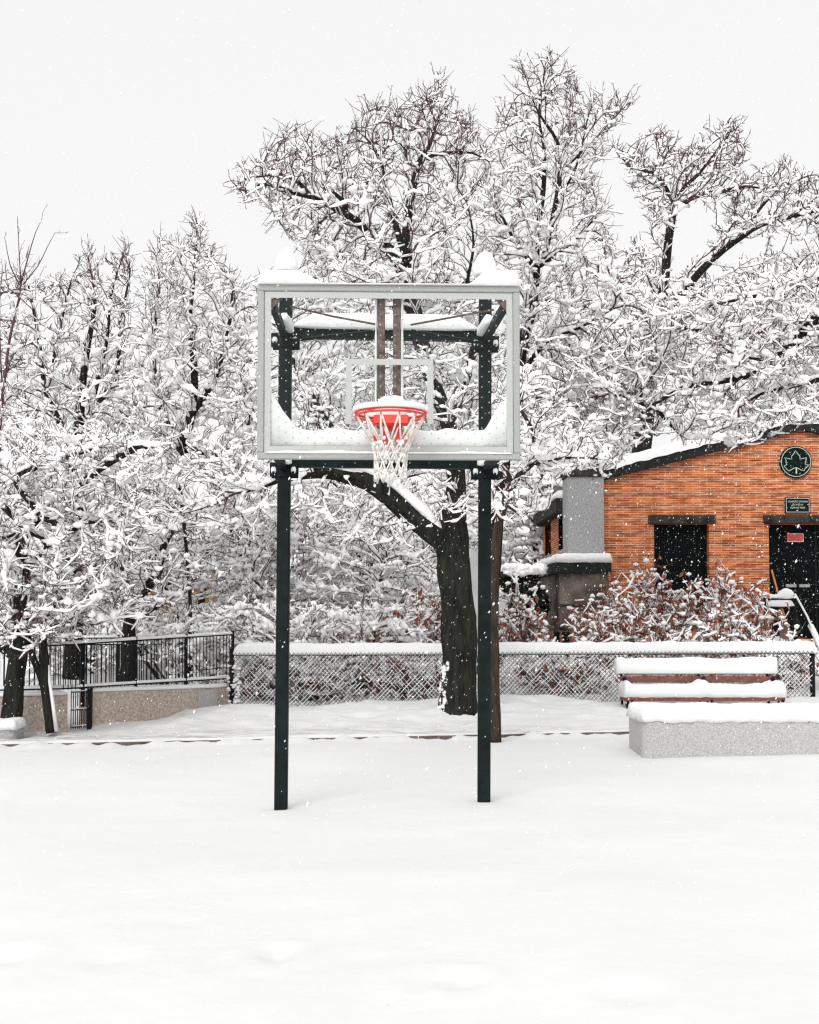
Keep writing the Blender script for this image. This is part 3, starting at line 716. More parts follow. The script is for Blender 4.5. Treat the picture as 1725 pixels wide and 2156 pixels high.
# small gate between the wall ends
def gate():
    a, b_ = Vector((-4.36, 15.0, 0)), Vector((-4.22, 15.38, 0)); a = D(150, 1500, 15.1); b_ = D(186, 1500, 15.3)
    t = thing('iron_gate', 'small black barred gate in the gap between the tan walls', 'gate', (a.x, a.y, gz(a.x, a.y)))
    zg = gz(a.x, a.y)+.02; zt = .45; mb = MB()
    for i in range(9):
        p = a.lerp(b_, i/8); mb.tube([(p.x, p.y, zg), (p.x, p.y, zt)], .006, 4)
    part(mb, 'bars', M['iron'], t); mb = MB(); m2 = MB()
    for z in (zg+.03, zg+.25, zt-.02):
        mb.tube([(a.x, a.y, z), (b_.x, b_.y, z)], .01, 4); snow_bar(m2, [(a.x, a.y+.0, z+.008), (b_.x, b_.y+.0, z+.008)], .009, .012, n=6, step=.03)
    part(mb, 'gate_frame', M['iron'], t); part(m2, 'rail_snow', M['snow'], t, True)
    mb = MB(); mb.bbox((b_.x-.01, b_.y-.03, zg-.1), (b_.x+.05, b_.y+.03, .48), .005); part(mb, 'post', M['iron'], t)
gate()

# ------------------------------------------------------------------ building
def building():
    Y = 24.0; P = lambda x, y, yy=Y: D(x, y, yy)
    X0 = 4.0; XP = 8.12; X1 = 12.24; ze = 4.20; zp = 5.24; zb = .1
    t = thing('brick_building', 'orange brick park building with gabled snowy roof and dark doors', 'building', (8, 24, .5))
    wx0, wx1 = P(1378, 1200).x, P(1494, 1200).x; wz1 = P(0, 1103).z; wz0 = P(0, 1318).z
    dx0, dx1 = P(1620, 1200).x, 9.3; dz0 = P(0, 1345).z
    mb = MB()
    zr = lambda x: ze+(zp-ze)*(1-abs(x-XP)/(XP-X0))
    def quad(x0, x1, z0, z1): mb.add([(x0, Y, z0), (x1, Y, z0), (x1, Y, z1), (x0, Y, z1)], [(0, 1, 2, 3)])
    quad(X0, wx0, zb, wz1); quad(wx0, wx1, zb, wz0); quad(wx1, dx0, zb, wz1); quad(dx0, dx1, zb, dz0); quad(dx1, X1, zb, wz1)
    mb.add([(X0, Y, wz1), (X1, Y, wz1), (X1, Y, ze), (XP, Y, zp), (X0, Y, ze)], [(0, 1, 2, 3, 4)])
    for (a, b_, c, d) in ((wx0, wx1, wz0, wz1), (dx0, dx1, dz0, wz1)):          # reveals
        for x in (a, b_): mb.add([(x, Y, c), (x, Y+.3, c), (x, Y+.3, d), (x, Y, d)], [(0, 1, 2, 3)])
        mb.add([(a, Y, d), (b_, Y, d), (b_, Y+.3, d), (a, Y+.3, d)], [(0, 1, 2, 3)]); mb.add([(a, Y, c), (b_, Y, c), (b_, Y+.3, c), (a, Y+.3, c)], [(0, 1, 2, 3)])
    # side and rear walls
    XS = 3.33; YB = 32
    sw = [(25.15, 25.95), (27.35, 28.5)]; zz0, zz1, ztp = 2.80, 3.58, 3.9
    def sq(y0_, y1_, z0, z1): mb.add([(XS, y0_, z0), (XS, y1_, z0), (XS, y1_, z1), (XS, y0_, z1)], [(0, 1, 2, 3)])
    ycut = [24.3]+[v for p_ in sw for v in p_]+[28.9]
    sq(24.3, 28.9, zb, zz0); sq(24.3, 28.9, zz1, ztp)
    for i in range(0, len(ycut), 2): sq(ycut[i], ycut[i+1], zz0, zz1)
    mb.add([(XS, 28.9, zb), (4.2, 28.9, zb), (4.2, 28.9, ztp), (XS, 28.9, ztp)], [(0, 1, 2, 3)])
    mb.add([(X1, Y, zb), (X1, YB, zb), (X1, YB, ze), (X1, Y, ze)], [(0, 1, 2, 3)])
    mb.add([(4.2, YB, zb), (X1, YB, zb), (X1, YB, ze), (XP, YB, zp), (4.2, YB, ze)], [(0, 1, 2, 3, 4)])
    mb.add([(4.2, 28.9, zb), (4.2, YB, zb), (4.2, YB, ze), (4.2, 28.9, ze)], [(0, 1, 2, 3)])
    part(mb, 'wall', M['brick'], t)
    for y0_, y1_ in sw:
        mb = MB(); mb.box((XS+.10, y0_, zz0), (XS+.13, y1_, zz1)); 
        wn = part(mb, 'side_window', M['dark'], t)
        mb = MB(); mb.box((XS-.03, y0_-.05, zz0-.07), (XS+.09, y1_+.05, zz0-.002)); mb.build('sill', M['concrete_pillar'], wn)
    # window grille and pane
    mb = MB(); mb.box((wx0, Y+.2, wz0), (wx1, Y+.23, wz1)); wn = part(mb, 'window', M['dark'], t)
    mb = MB()
    k_ = 0
    while wx0+k_*.05 < wx1: mb.box((wx0+k_*.05, Y+.185, wz0), (wx0+k_*.05+.012, Y+.192, wz1)); k_ += 1
    k_ = 0
    while wz0+k_*.05 < wz1: mb.box((wx0, Y+.176, wz0+k_*.05), (wx1, Y+.183, wz0+k_*.05+.012)); k_ += 1
    mb.build('grille', M['post'], wn)
    mb = MB(); mb.box((dx0+.002, Y+.24, dz0), (dx1, Y+.29, wz1-.002)); dr = part(mb, 'door', M['dark'], t)
    mb = MB(); mb.bbox((dx0+1.02, Y+.22, dz0), (dx0+1.06, Y+.239, wz1-.01), .004); mb.bbox((dx0+.005, Y+.21, dz0), (dx0+.06, Y+.239, wz1-.01), .004); mb.build('door_frame', M['post'], dr)
    mb = MB(); a = P(1655, 1233, Y+.2); mb.bbox((a.x, Y+.19, a.z-.035), (a.x+.22, Y+.236, a.z+.03), .006); mb.bbox((a.x+.28, Y+.19, a.z-.035), (a.x+.5, Y+.236, a.z+.03), .006); mb.build('push_plate', M['concrete_pillar'], dr)
    for (a, b_) in ((P(1365, 1094).x, P(1506, 1094).x), (P(1607, 1094).x, dx1+.13)):
        mb = MB(); mb.bbox((a, Y-.07, wz1+.001), (b_, Y+.05, P(0, 1085).z), .008); part(mb, 'lintel', M['concrete_dark'], t)
    # roof: slab, fascia, snow
    mb = MB(); th = .05; o_ = .18
    zr2 = lambda x: zr(x)+.17
    mb.prism([(X0+.01, zr2(X0)+.0), (XP, zr2(XP)), (X1, zr2(X1)), (X1, zr2(X1)+th), (XP, zr2(XP)+th), (X0+.01, zr2(X0)+th)], Y+.02, YB)
    rf = part(mb, 'roof', M['fascia'], t)
    mb = MB(); mb.prism([(X0+.01, zr(X0)-.03), (XP, zr(XP)-.03), (X1+.3, zr(X1)-.1), (X1+.3, zr(X1)+.12), (XP, zr(XP)+.19), (X0+.01, zr(X0)+.19)], Y-.14, Y-.004); mb.build('fascia', M['fascia'], rf)
    mb = MB(); rings = []; n = 90
    for j in range(14):
        y = [Y-.17, Y-.16, Y-.12, Y-.05, Y+.05, Y+.3, Y+.8, Y+1.6, Y+2.6, Y+3.6, Y+5, Y+6.5, Y+7.8, YB+.05][j]; e = [0, .6, .88, 1][j] if j < 4 else 1
        if j == 13: e = 0
        rings.append([(x, y+(.02*noise.noise(Vector((x*3, 1, j))) if j < 3 else 0), zr(x)+.20+e*(.17+.05*noise.noise(Vector((x*1.1, y, 2)))+.02*noise.noise(Vector((x*6, y*2, 5))))-(.05+.04*noise.noise(Vector((x*5, 0, 0))) if j == 0 else 0)) for x in [X0-.1+(X1-X0+.2)*i/n for i in range(n+1)]])
    mb.loft(rings, cap=False, close=False); mb.build('roof_snow', M['snow'], rf, True)
    # concrete pillar with dark cap
    x0, x1 = 3.24, 3.995
    zc0, zc1 = D(0, 1003, 23.8).z, D(0, 976, 23.8).z; zl = 2.5
    mb = MB(); mb.bbox((x0, 23.8, zl-.3), (x1, 24.55, zc0), .015); part(mb, 'pillar', M['concrete_pillar'], t)
    mb = MB(); mb.bbox((x0-.04, 23.74, zc0+.002), (x1+.04, 24.6, zc1), .01); cp = part(mb, 'pillar_cap', M['concrete_dark'], t)
    mb = MB(); snow_slab(mb, x0-.04, x1+.04, 23.74, 24.6, zc1, .13, res=.06, seed=2); mb.build('cap_snow', M['snow'], cp, True)
    # side eave: thick concrete fascia slab with snow
    mb = MB(); mb.bbox((3.10, 24.56, 3.57), (4.2, 29.1, 3.87), .01); ev = part(mb, 'eave_slab', M['concrete_dark'], t)
    mb = MB(); snow_slab(mb, 3.10, 4.2, 24.56, 29.1, 3.87, .16, res=.09, seed=5); mb.build('eave_snow', M['snow'], ev, True)
    # low annex
    mb = MB(); mb.box((2.98, 23.1, -.2), (3.95, 27, 2.21)); part(mb, 'annex_wall', M['concrete_brown'], t)
    mb = MB(); mb.box((2.955, 23.07, 1.55), (3.97, 23.1, 1.60)); mb.box((2.955, 23.07, 1.1), (3.97, 23.1, 1.14)); part(mb, 'string_course', M['concrete_dark'], t)
    mb = MB(); mb.bbox((2.87, 23.0, 2.212), (3.998, 27.1, 2.45), .01); sl = part(mb, 'annex_slab', M['fascia'], t)
    mb = MB(); snow_slab(mb, 2.87, 4.03, 23.0, 27.1, 2.45, .14, res=.06, seed=8, amp=.45); mb.build('slab_snow', M['snow'], sl, True)
    mb = MB(); a = D(1160, 1330, 23.05); mb.box((a.x, 23.03, .2), (a.x+.42, 23.06, 1.05)); op = part(mb, 'annex_opening', M['dark'], t)
    mb = MB(); mb.box((a.x+.0, 22.98, .2), (a.x+.04, 23.02, 1.08)); mb.box((a.x+.17, 22.98, .2), (a.x+.21, 23.02, 1.08)); mb.build('jamb', M['rustpipe'], op)
    # rear pillar
    mb = MB(); mb.bbox((3.35, 29.3, 2.2), (4.6, 30.2, 4.3), .02); part(mb, 'pillar', M['concrete_pillar'], t)
    mb = MB(); mb.bbox((3.30, 29.25, 4.302), (4.65, 30.25, 4.62), .02); cp = part(mb, 'pillar_cap', M['concrete_brown'], t)
    mb = MB(); snow_slab(mb, 3.3, 4.65, 29.25, 30.25, 4.62, .18, res=.08, seed=3); mb.build('cap_snow', M['snow'], cp, True)
building()
# emblem
def emblem():
    Y = 23.985; c = D(1675, 973, Y); r = .335; k_ = r/262.0
    t = thing('park_emblem', 'round dark green plaque with an outlined maple leaf on the brick gable', 'emblem', (c.x, Y, c.z))
    mb = MB(); mb.loft([[(c.x+math.cos(a)*rr_, y, c.z+math.sin(a)*rr_) for a in [2*math.pi*i/48 for i in range(48)]] for rr_, y in ((r, Y), (r, Y-.03), (r-.012, Y-.042))])
    part(mb, 'disc', M['signgreen'], t)
    mb = MB(); mb.tube([(c.x+math.cos(a)*(r*.91), Y-.044, c.z+math.sin(a)*(r*.91)) for a in [2*math.pi*i/48 for i in range(48)]], .007, 6, closed=True); part(mb, 'ring', M['signwhite'], t)
    pts = [(408, 235), (380, 285), (345, 325), (350, 370), (290, 362), (235, 350), (257, 400), (255, 435), (272, 455), (222, 485), (262, 530), (290, 560), (335, 545), (385, 515), (412, 512),
           (432, 512), (490, 545), (545, 560), (560, 525), (620, 480), (560, 450), (575, 400), (590, 350), (530, 358), (480, 370), (480, 325), (445, 285)]
    mb = MB(); mb.tube([(c.x+(x-418)*k_, Y-.045, c.z-(y-415)*k_) for x, y in pts], .0075, 5, closed=True)
    mb.tube([(c.x+(420-418)*k_, Y-.045, c.z-(515-415)*k_), (c.x+(418-418)*k_, Y-.045, c.z-(608-415)*k_)], .014, 6); part(mb, 'leaf_outline', M['signwhite'], t)
emblem()
def text_obj(s_, size, loc, m, parent, name='lettering', sx=1.0):
    cu = bpy.data.curves.new('txt', 'FONT'); cu.body = s_; cu.size = size; cu.align_x = 'CENTER'; cu.align_y = 'CENTER'; cu.extrude = .002; cu.space_character = 1.05
    tmp = bpy.data.objects.new('txt', cu); C.link(tmp); bpy.context.view_layer.update()
    me = bpy.data.meshes.new_from_object(tmp.evaluated_get(bpy.context.evaluated_depsgraph_get())); C.unlink(tmp); bpy.data.objects.remove(tmp)
    for v in me.vertices: x, y, z = v.co; v.co = (loc[0]+x*sx, loc[1]-z, loc[2]+y)
    me.materials.clear(); me.materials.append(m); o = bpy.data.objects.new(name, me); C.link(o); o.parent = parent; o.matrix_parent_inverse = parent_inv(parent); return o
def sign():
    Y = 23.985; a, b_ = D(1652, 1047, Y), D(1706, 1081, Y)
    t = thing('wall_sign', 'small dark green lettered sign with pale border above the door lintel', 'sign', ((a.x+b_.x)/2, Y, (a.z+b_.z)/2))
    mb = MB(); mb.bbox((a.x, Y-.025, b_.z), (b_.x, Y, a.z), .006); part(mb, 'panel', M['signgreen'], t)
    mb = MB(); i = .022; y0_, y1_ = Y-.029, Y-.0255; w_ = .009
    mb.box((a.x+i, y0_, a.z-i-w_), (b_.x-i, y1_, a.z-i)); mb.box((a.x+i, y0_, b_.z+i), (b_.x-i, y1_, b_.z+i+w_)); mb.box((a.x+i, y0_, b_.z+i+w_), (a.x+i+w_, y1_, a.z-i-w_)); mb.box((b_.x-i-w_, y0_, b_.z+i+w_), (b_.x-i, y1_, a.z-i-w_))
    part(mb, 'border', M['signwhite'], t); cx_ = (a.x+b_.x)/2; h_ = a.z-b_.z
    text_obj('COMFORT STATION', .052, (cx_, Y-.029, a.z-h_*.28), M['signwhite'], t, sx=.82)
    text_obj('LOCATED AT', .046, (cx_, Y-.029, a.z-h_*.47), M['signwhite'], t, sx=.8)
    text_obj('REAR OF PARK', .052, (cx_, Y-.029, a.z-h_*.66), M['signwhite'], t, sx=.85)
    blb = MB(); blb.tube([(cx_, Y-.03, b_.z+.065), (cx_, Y-.026, b_.z+.065)], .009, 8); part(blb, 'dot', M['signwhite'], t)
    Y2 = 24.235; a, b_ = D(1657, 1123, Y2), D(1692, 1141, Y2)
    t = thing('door_notice', 'small red notice on the dark door', 'sign', ((a.x+b_.x)/2, Y2, b_.z)); mb = MB(); mb.bbox((a.x, Y2-.006, b_.z), (b_.x, Y2, a.z), .002); part(mb, 'panel', M['signred'], t)
    mb = MB()
    mb.box((a.x, Y2-.009, b_.z), (b_.x, Y2-.0065, b_.z+.012)); mb.box((b_.x-.012, Y2-.009, b_.z+.012), (b_.x, Y2-.0065, a.z)); mb.box((a.x, Y2-.009, a.z-.01), (b_.x-.012, Y2-.0065, a.z)); part(mb, 'border', M['signwhite'], t)
    for k_ in range(2):
        zz = b_.z+(a.z-b_.z)*(.33+.33*k_); text_obj(('NO SMOKING', 'KEEP CLEAR')[k_] if False else '', .04, (0, 0, 0), M['signwhite'], t) if False else None
sign()
# landing rails by the door, shovels, sloping hand rail
def rails():
    Y = 22.3; t = thing('stair_railing', 'dark stair railing with two flat snow topped rails and a sloping handrail by the door', 'railing', (*D(1650, 1345, Y)[:2], .7))
    m1 = MB(); m2 = MB()
    a, b_ = D(1603, 1260, Y), D(1674, 1260, Y); m1.bbox((a.x, Y-.08, a.z-.03), (b_.x, Y+.08, a.z+.01), .005)
    snow_bar(m2, [(a.x, Y, a.z+.01), (b_.x, Y, a.z+.01)], .09, lambda u: .11+.05*math.sin(u*7+2)+.06*(u > .55), n=10, seed=3, amp=.3, step=.04)
    a2, b2 = D(1612, 1277, Y), D(1671, 1277, Y); m1.bbox((a2.x, Y-.08, a2.z-.03), (b2.x, Y+.08, a2.z+.01), .005)
    snow_bar(m2, [(a2.x, Y, a2.z+.01), (b2.x, Y, a2.z+.01)], .09, .15, n=10, seed=5, amp=.12, step=.04)
    part(m1, 'rail_board', M['post'], t); part(m2, 'rail_snow', M['snow'], t, True)
    for px in (1612, 1673):
        mb = MB(); p = D(px, 1260, Y); mb.bbox((p.x-.03, Y-.03, .3), (p.x+.03, Y+.03, p.z), .005); part(mb, 'post', M['post'], t)
    mb = MB(); m2 = MB(); P_ = [D(1674, 1252, Y), D(1700, 1300, 20.6), D(1722, 1352, 18.8), D(1752, 1420, 17.6)]
    mb.tube(P_, .022, 8); snow_bar(m2, [p+Vector((0, 0, .015)) for p in P_], .018, .02, n=8, seed=1, step=.06); 
    snow_bar(m2, [D(1707, 1322, 20.2)+Vector((0, 0, .03)), P_[2]+Vector((0, 0, .03)), P_[3]], .05, .05, n=8, seed=2, step=.06)
    part(mb, 'handrail', M['post'], t, True); part(m2, 'handrail_snow', M['snow'], t, True)
    mb = MB(); mb.tube([D(1674, 1290, Y), D(1690, 1330, 21)], .02, 8); part(mb, 'lower_rail', M['post'], t, True)
    for (p0, p1, lb) in ((D(1625, 1200, 22.6), D(1661, 1332, 22.1), 'orange handled snow shovel leaning on the railing, its blade in the snow'), (D(1634, 1255, 22.7), D(1668, 1338, 22.3), 'shorter orange handle leaning beside the snow shovel')):
        s_ = thing('snow_shovel', lb, 'shovel', p1); mb = MB(); mb.tube([p0, p1], .019, 8); part(mb, 'handle', M['wood_orange'], s_, True)
        mb = MB(); mb.prism([(p1.x-.17, p1.z+.14), (p1.x+.02, p1.z+.06), (p1.x+.03, p1.z-.12), (p1.x-.17, p1.z-.1)], p1.y-.02, p1.y+.01); part(mb, 'blade', M['rustpipe'], s_)
rails()
mb = MB(); snow_slab(mb, *(D(1560, 1340, 22).x, D(1700, 1340, 22).x), 21.2, 23.6, .42, .45, res=.1, seed=3, amp=.35, over=.1); o = mb.build('snow_heap', M['snow'], None, True); tag(o, 'heap of shovelled snow below the dark door', 'snow heap')
# ------------------------------------------------------------------ trees
def catmull(pts, step):
    P = [np.array(p, float) for p in pts]; out_ = []
    for i in range(len(P)-1):
        p0 = P[max(i-1, 0)]; p1 = P[i]; p2 = P[i+1]; p3 = P[min(i+2, len(P)-1)]
        n = max(1, int(np.linalg.norm(p2[:3]-p1[:3])/step))
        for k in range(n):
            t = k/n; q = .5*((2*p1)+(-p0+p2)*t+(2*p0-5*p1+4*p2-p3)*t*t+(-p0+3*p1-3*p2+p3)*t**3); q[3] = p1[3]+(p2[3]-p1[3])*t; out_.append(q)
    out_.append(P[-1]); return out_
def in_poly(px, py, poly):
    c = np.zeros(len(px), bool); j = len(poly)-1
    for i in range(len(poly)):
        xi, yi = poly[i]; xj, yj = poly[j]
        c ^= ((yi > py) != (yj > py)) & (px < (xj-xi)*(py-yi)/((yj-yi) if yj != yi else 1e-9)+xi); j = i
    return c
def cloud(poly, n, Y, dep, rs, clump=.5):
    x0, x1 = min(p[0] for p in poly), max(p[0] for p in poly); y0, y1 = min(p[1] for p in poly), max(p[1] for p in poly); o = []
    while len(o) < n:
        px = rs.uniform(x0, x1, 4000); py = rs.uniform(y0, y1, 4000); ok = in_poly(px, py, poly)
        for a, b_ in zip(px[ok], py[ok]):
            dy = rs.uniform(-dep, dep); p = D(a, b_, Y+dy)
            if noise.noise(Vector((p.x*1.1, (Y+dy)*1.1, p.z*1.1))) < -clump*rs.rand(): continue
            o.append((p.x, Y+dy, p.z))
            if len(o) >= n: break
    return np.array(o)
def grow(P, par, gr, att, step, infl, kill, rs, up=.08, jit=.3, maxn=16000, iters=90):
    P = list(P); par = list(par); gr = list(gr); nch = [0]*len(P)
    for p in par:
        if p >= 0: nch[p] += 1
    best = np.full(len(att), 1e9); bi = np.zeros(len(att), int); alive = np.ones(len(att), bool)
    new0 = 0
    for it in range(iters):
        arr = np.array(P[new0:]); base = new0; new0 = len(P)
        for s in range(0, len(arr), 400):
            ch = arr[s:s+400]; idx = np.nonzero(alive)[0]
            if not len(idx): break
            d = np.linalg.norm(att[idx][:, None, :]-ch[None, :, :], axis=2); m = d.argmin(1); dm = d[np.arange(len(idx)), m]
            u = dm < best[idx]; best[idx[u]] = dm[u]; bi[idx[u]] = m[u]+s+base
        alive &= best > kill
        act = np.nonzero(alive & (best < infl))[0]
        if not len(act) or len(P) > maxn: break
        PA = np.array(P); v = att[act]-PA[bi[act]]; v /= np.linalg.norm(v, axis=1, keepdims=True)+1e-9
        acc = np.zeros((len(P), 3)); np.add.at(acc, bi[act], v); cnt = 0
        for k in np.unique(bi[act]):
            if nch[k] >= 4: alive[act[bi[act] == k]] = False; continue
            dd = acc[k]; dd = dd/(np.linalg.norm(dd)+1e-9)
            if par[k] >= 0: t = PA[k]-PA[par[k]]; dd = dd+.95*t/(np.linalg.norm(t)+1e-9)
            dd = dd+rs.normal(0, jit, 3)+np.array([0, 0, up]); dd /= np.linalg.norm(dd)+1e-9
            P.append(PA[k]+dd*step*rs.uniform(.8, 1.15)); par.append(k); gr.append(0); nch[k] += 1; nch.append(0); cnt += 1
        if not cnt: break
    return np.array(P), np.array(par), np.array(gr), np.array(nch)
def np_snow(A, B, wa, wb, ta, tb, K=6):
    """snow ridges lying on branches: flat-bottomed half ellipses"""
    d = B-A; h = d.copy(); h[:, 2] = 0; n_ = np.linalg.norm(h, axis=1, keepdims=True); h = np.where(n_ > 1e-5, h/(n_+1e-9), np.array([[1., 0, 0]]))
    side = np.stack([-h[:, 1], h[:, 0], np.zeros(len(h))], 1)
    ang = (np.arange(K)+.5)*2*np.pi/K-np.pi/2; c = np.cos(ang); s = np.sin(ang); s = np.where(s < 0, s*.16, s)
    def ring(Q, w, t): return Q[:, None, :]+side[:, None, :]*(c[None, :]*w[:, None])[:, :, None]+np.array([0, 0, 1.])[None, None, :]*(s[None, :]*t[:, None])[:, :, None]
    V = np.stack([ring(A, wa, ta), ring(B, wb, tb)], 1); N = len(A); base = (np.arange(N)*2*K)[:, None]; k = np.arange(K); k2 = (k+1) % K
    F = np.stack([base+k, base+k2, base+k2+K, base+k+K], -1).reshape(-1, 4)
    c1 = (base+k)[:, ::-1]; c2 = base+k+K
    return V.reshape(-1, 3), [F, np.concatenate([c1, c2])]
def np_blobs(Cn, r, rs, sq=.75):
    v, f = ICO1, ICOF1; N = len(Cn)
    n_ = 1+rs.uniform(-.28, .28, (N, len(v))); sc_ = np.stack([rs.uniform(.75, 1.35, N), rs.uniform(.75, 1.35, N), np.full(N, sq)*rs.uniform(.7, 1.15, N)], 1)
    V = Cn[:, None, :]+v[None]*n_[:, :, None]*(r[:, None]*sc_)[:, None, :]
    F = (np.arange(N)*len(v))[:, None, None]+f[None]
    return V.reshape(-1, 3), [F.reshape(-1, 3)]
def join_np(parts):
    V = []; F = {}; off = 0
    for v, fs_ in parts:
        if not len(v): continue
        V.append(v)
        for f in fs_: F.setdefault(f.shape[1], []).append(f+off)
        off += len(v)
    return np.concatenate(V), [np.concatenate(x) for x in F.values()]
def chunk_bark(mb, pts, rs_seed, sides=12, amp=.10):
    mb.tube([p[:3] for p in pts], [p[3] for p in pts], sides, jit=amp, seed=rs_seed)
STAT = []
def tree(name, label, cat, guides, clouds, Y, step=.14, infl=1.3, kill=None, seed=1, up=.06, jit=.16, tip=.0048, twigs=1.6, twl=(.10, .30),
         snow=1.0, ztop=None, zlow=None, smin=.12, barkm='bark', twigm='twig', blobs=1.0, group=None, pexp=2.35, twup=.35, maxr=.04, droop=0, snowr=1.0, amp=.10):
    rs = np.random.RandomState(seed); kill = kill or step*1.35
    s0 = Y/16.
    P, par, gr = [], [], []; chains = []
    for gi, gd in enumerate(guides):
        pts = []
        for q in gd:
            dy = q[3] if len(q) > 3 else 0; p = D(q[0], q[1], Y); pts.append((p.x, Y+dy, p.z, q[2]))
        cs = catmull(pts, step)
        chains.append(cs)
        if P:
            d = np.linalg.norm(np.array(P)-cs[0][:3], axis=1); k0 = int(d.argmin())
        else: k0 = -1
        for q in cs: P.append(q[:3]); par.append(k0); gr.append(q[3]); k0 = len(P)-1
    att = np.concatenate([cloud(pl, int(n*1.12), Y+dY, dep, rs) for pl, n, dY, dep in clouds])
    P, par, gr, nch = grow(P, par, gr, att, step, infl, kill, rs, up, jit)
    N = len(P); r = np.zeros(N)
    for i in range(N-1, -1, -1):
        if nch[i] == 0 or r[i] < tip: r[i] = max(r[i], tip)
        else: pass
        k = par[i]
        if k >= 0: r[k] = (r[k]**pexp+r[i]**pexp)**(1/pexp)
        if gr[i] > 0: pass
    r = np.where(gr > 0, gr, np.minimum(r, maxr))
    for i in range(N):
        if gr[i] == 0 and par[i] >= 0: r[i] = min(r[i], r[par[i]]*.95+.0005)
    root = thing(name, label, cat, tuple(P[0]), group)
    mb = MB()
    for gi, cs in enumerate(chains): chunk_bark(mb, cs, seed*3.7+gi, 40 if cs[0][3] > .12 and Y < 17 else 12 if cs[0][3] > .05 else 7, amp)
    part(mb, 'trunk', M[barkm], root, True)
    ch = np.nonzero((gr == 0) & (par >= 0))[0]; A = P[par[ch]]; B = P[ch]; ra = np.minimum(r[par[ch]], r[ch]*1.6); rb = r[ch]
    parts = [np_tubes(A, B, ra, rb, 5)]
    # twigs
    cand = np.nonzero(r < .03)[0]; cnt = rs.poisson(twigs, len(cand)); src = np.repeat(cand, cnt)
    dd = np.zeros((len(src), 3)); pr = par[src]; okp = pr >= 0; dd[okp] = P[src[okp]]-P[pr[okp]]; dd /= np.linalg.norm(dd, axis=1, keepdims=True)+1e-9
    dirs = dd*.55+rs.normal(0, .5, (len(src), 3))+np.array([0, 0, twup]); dirs /= np.linalg.norm(dirs, axis=1, keepdims=True)
    ln = rs.uniform(*twl, len(src))[:, None]*s0**.5; T0 = P[src]; T1 = T0+dirs*ln*.5+rs.normal(0, .012, (len(src), 3)); T2 = T1+(dirs+rs.normal(0, .28, (len(src), 3))+[0, 0, .12])*ln*.5
    tr = np.full(len(src), tip*.95)
    parts += [np_tubes(T0, T1, tr, tr*.9, 3), np_tubes(T1, T2, tr*.9, tr*.55, 3)]
    # little spurs
    for f_ in (.35, .75, 1.3, 1.7):
        sel = rs.rand(len(src)) < .45; ff = f_ if f_ < 1 else f_-1; a0, a1 = (T0, T1) if f_ < 1 else (T1, T2)
        S0 = a0[sel]+(a1[sel]-a0[sel])*ff; S1 = S0+(rs.normal(0, .45, (sel.sum(), 3))+dirs[sel]*.3+[0, 0, .2])*ln[sel]*.3
        parts.append(np_tubes(S0, S1, tr[sel]*.8, tr[sel]*.6, 3))
    V, F = join_np(parts); mesh_np('crown', V, F, M[twigm], root)
    # snow
    zt_ = ztop if ztop is not None else P[:, 2].max(); zl_ = zlow if zlow is not None else zt_-.1
    def amount(z): u = np.clip((z-zl_)/max(1e-3, zt_-zl_), 0, 1); return snow*(1-(1-smin)*u)
    sp = []
    # per-node snow size, heavy in some places and bare in others
    cl = np.array([noise.noise(Vector(p)*2.3) for p in P]); cl = np.clip(1+1.9*cl, .3, 2.3)
    wn = r*.95+rs.gamma(2.2, .0062, N)*cl*snowr*s0**.3; tn = (.011+r*.4+rs.gamma(2.2, .010, N)*cl)*snowr*s0**.3
    d = B-A; ln_ = np.linalg.norm(d, axis=1)+1e-9; hz = np.sqrt(np.clip(1-(d[:, 2]/ln_)**2, 0, 1))
    am = amount(B[:, 2]); has = rs.rand(len(ch)) < np.clip(am*(.55+.6*cl[ch])*np.clip((hz-.15)*2, 0, 1), 0, .97)
    q = ch[has]; Aq, Bq = A[has].copy(), B[has].copy(); Aq[:, 2] += ra[has]*.75; Bq[:, 2] += rb[has]*.75
    hh = (.45+.75*hz[has])*(.6+.5*am[has])
    sp.append(np_snow(Aq, Bq, wn[par[q]]*hh*.8+.2*wn[q]*hh, wn[q]*hh, tn[par[q]]*hh, tn[q]*hh))
    # guides get thick ridges
    for cs in chains:
        cs = np.array(cs)
        if len(cs) < 2: continue
        a_, b_ = cs[:-1], cs[1:]; dg = b_[:, :3]-a_[:, :3]; l2 = np.linalg.norm(dg, axis=1)+1e-9; hz2 = np.sqrt(np.clip(1-(dg[:, 2]/l2)**2, 0, 1))
        amt = amount(b_[:, 2]); k = (hz2 > .42) & (rs.rand(len(a_)) < np.clip(amt*1.5, 0, 1))
        if not k.any(): continue
        e = np.clip((hz2-.3)*1.5, .25, 1); Hn = .035+.35*cs[:, 3]; nz = np.array([1+.35*noise.noise(Vector(p[:3])*3.) for p in cs])
        sp.append(np_snow(a_[k, :3]+np.stack([0*a_[k, 3], 0*a_[k, 3], a_[k, 3]*.55], 1), b_[k, :3]+np.stack([0*b_[k, 3], 0*b_[k, 3], b_[k, 3]*.55], 1),
                          a_[k, 3]*.92*e[k]*nz[:-1][k], b_[k, 3]*.92*e[k]*nz[1:][k], (Hn[:-1][k]+a_[k, 3]*.45)*e[k]*nz[:-1][k], (Hn[1:][k]+b_[k, 3]*.45)*e[k]*nz[1:][k], 8))
    # twig snow
    am2 = amount(T1[:, 2]); hz3 = np.sqrt(np.clip(1-dirs[:, 2]**2, 0, 1)); k = rs.rand(len(src)) < am2*(.22+.38*cl[src])*np.clip(hz3*1.3, .15, 1)
    w_ = rs.uniform(.009, .022, k.sum())*snowr*s0**.3; t_ = rs.uniform(.013, .038, k.sum())*snowr*s0**.3
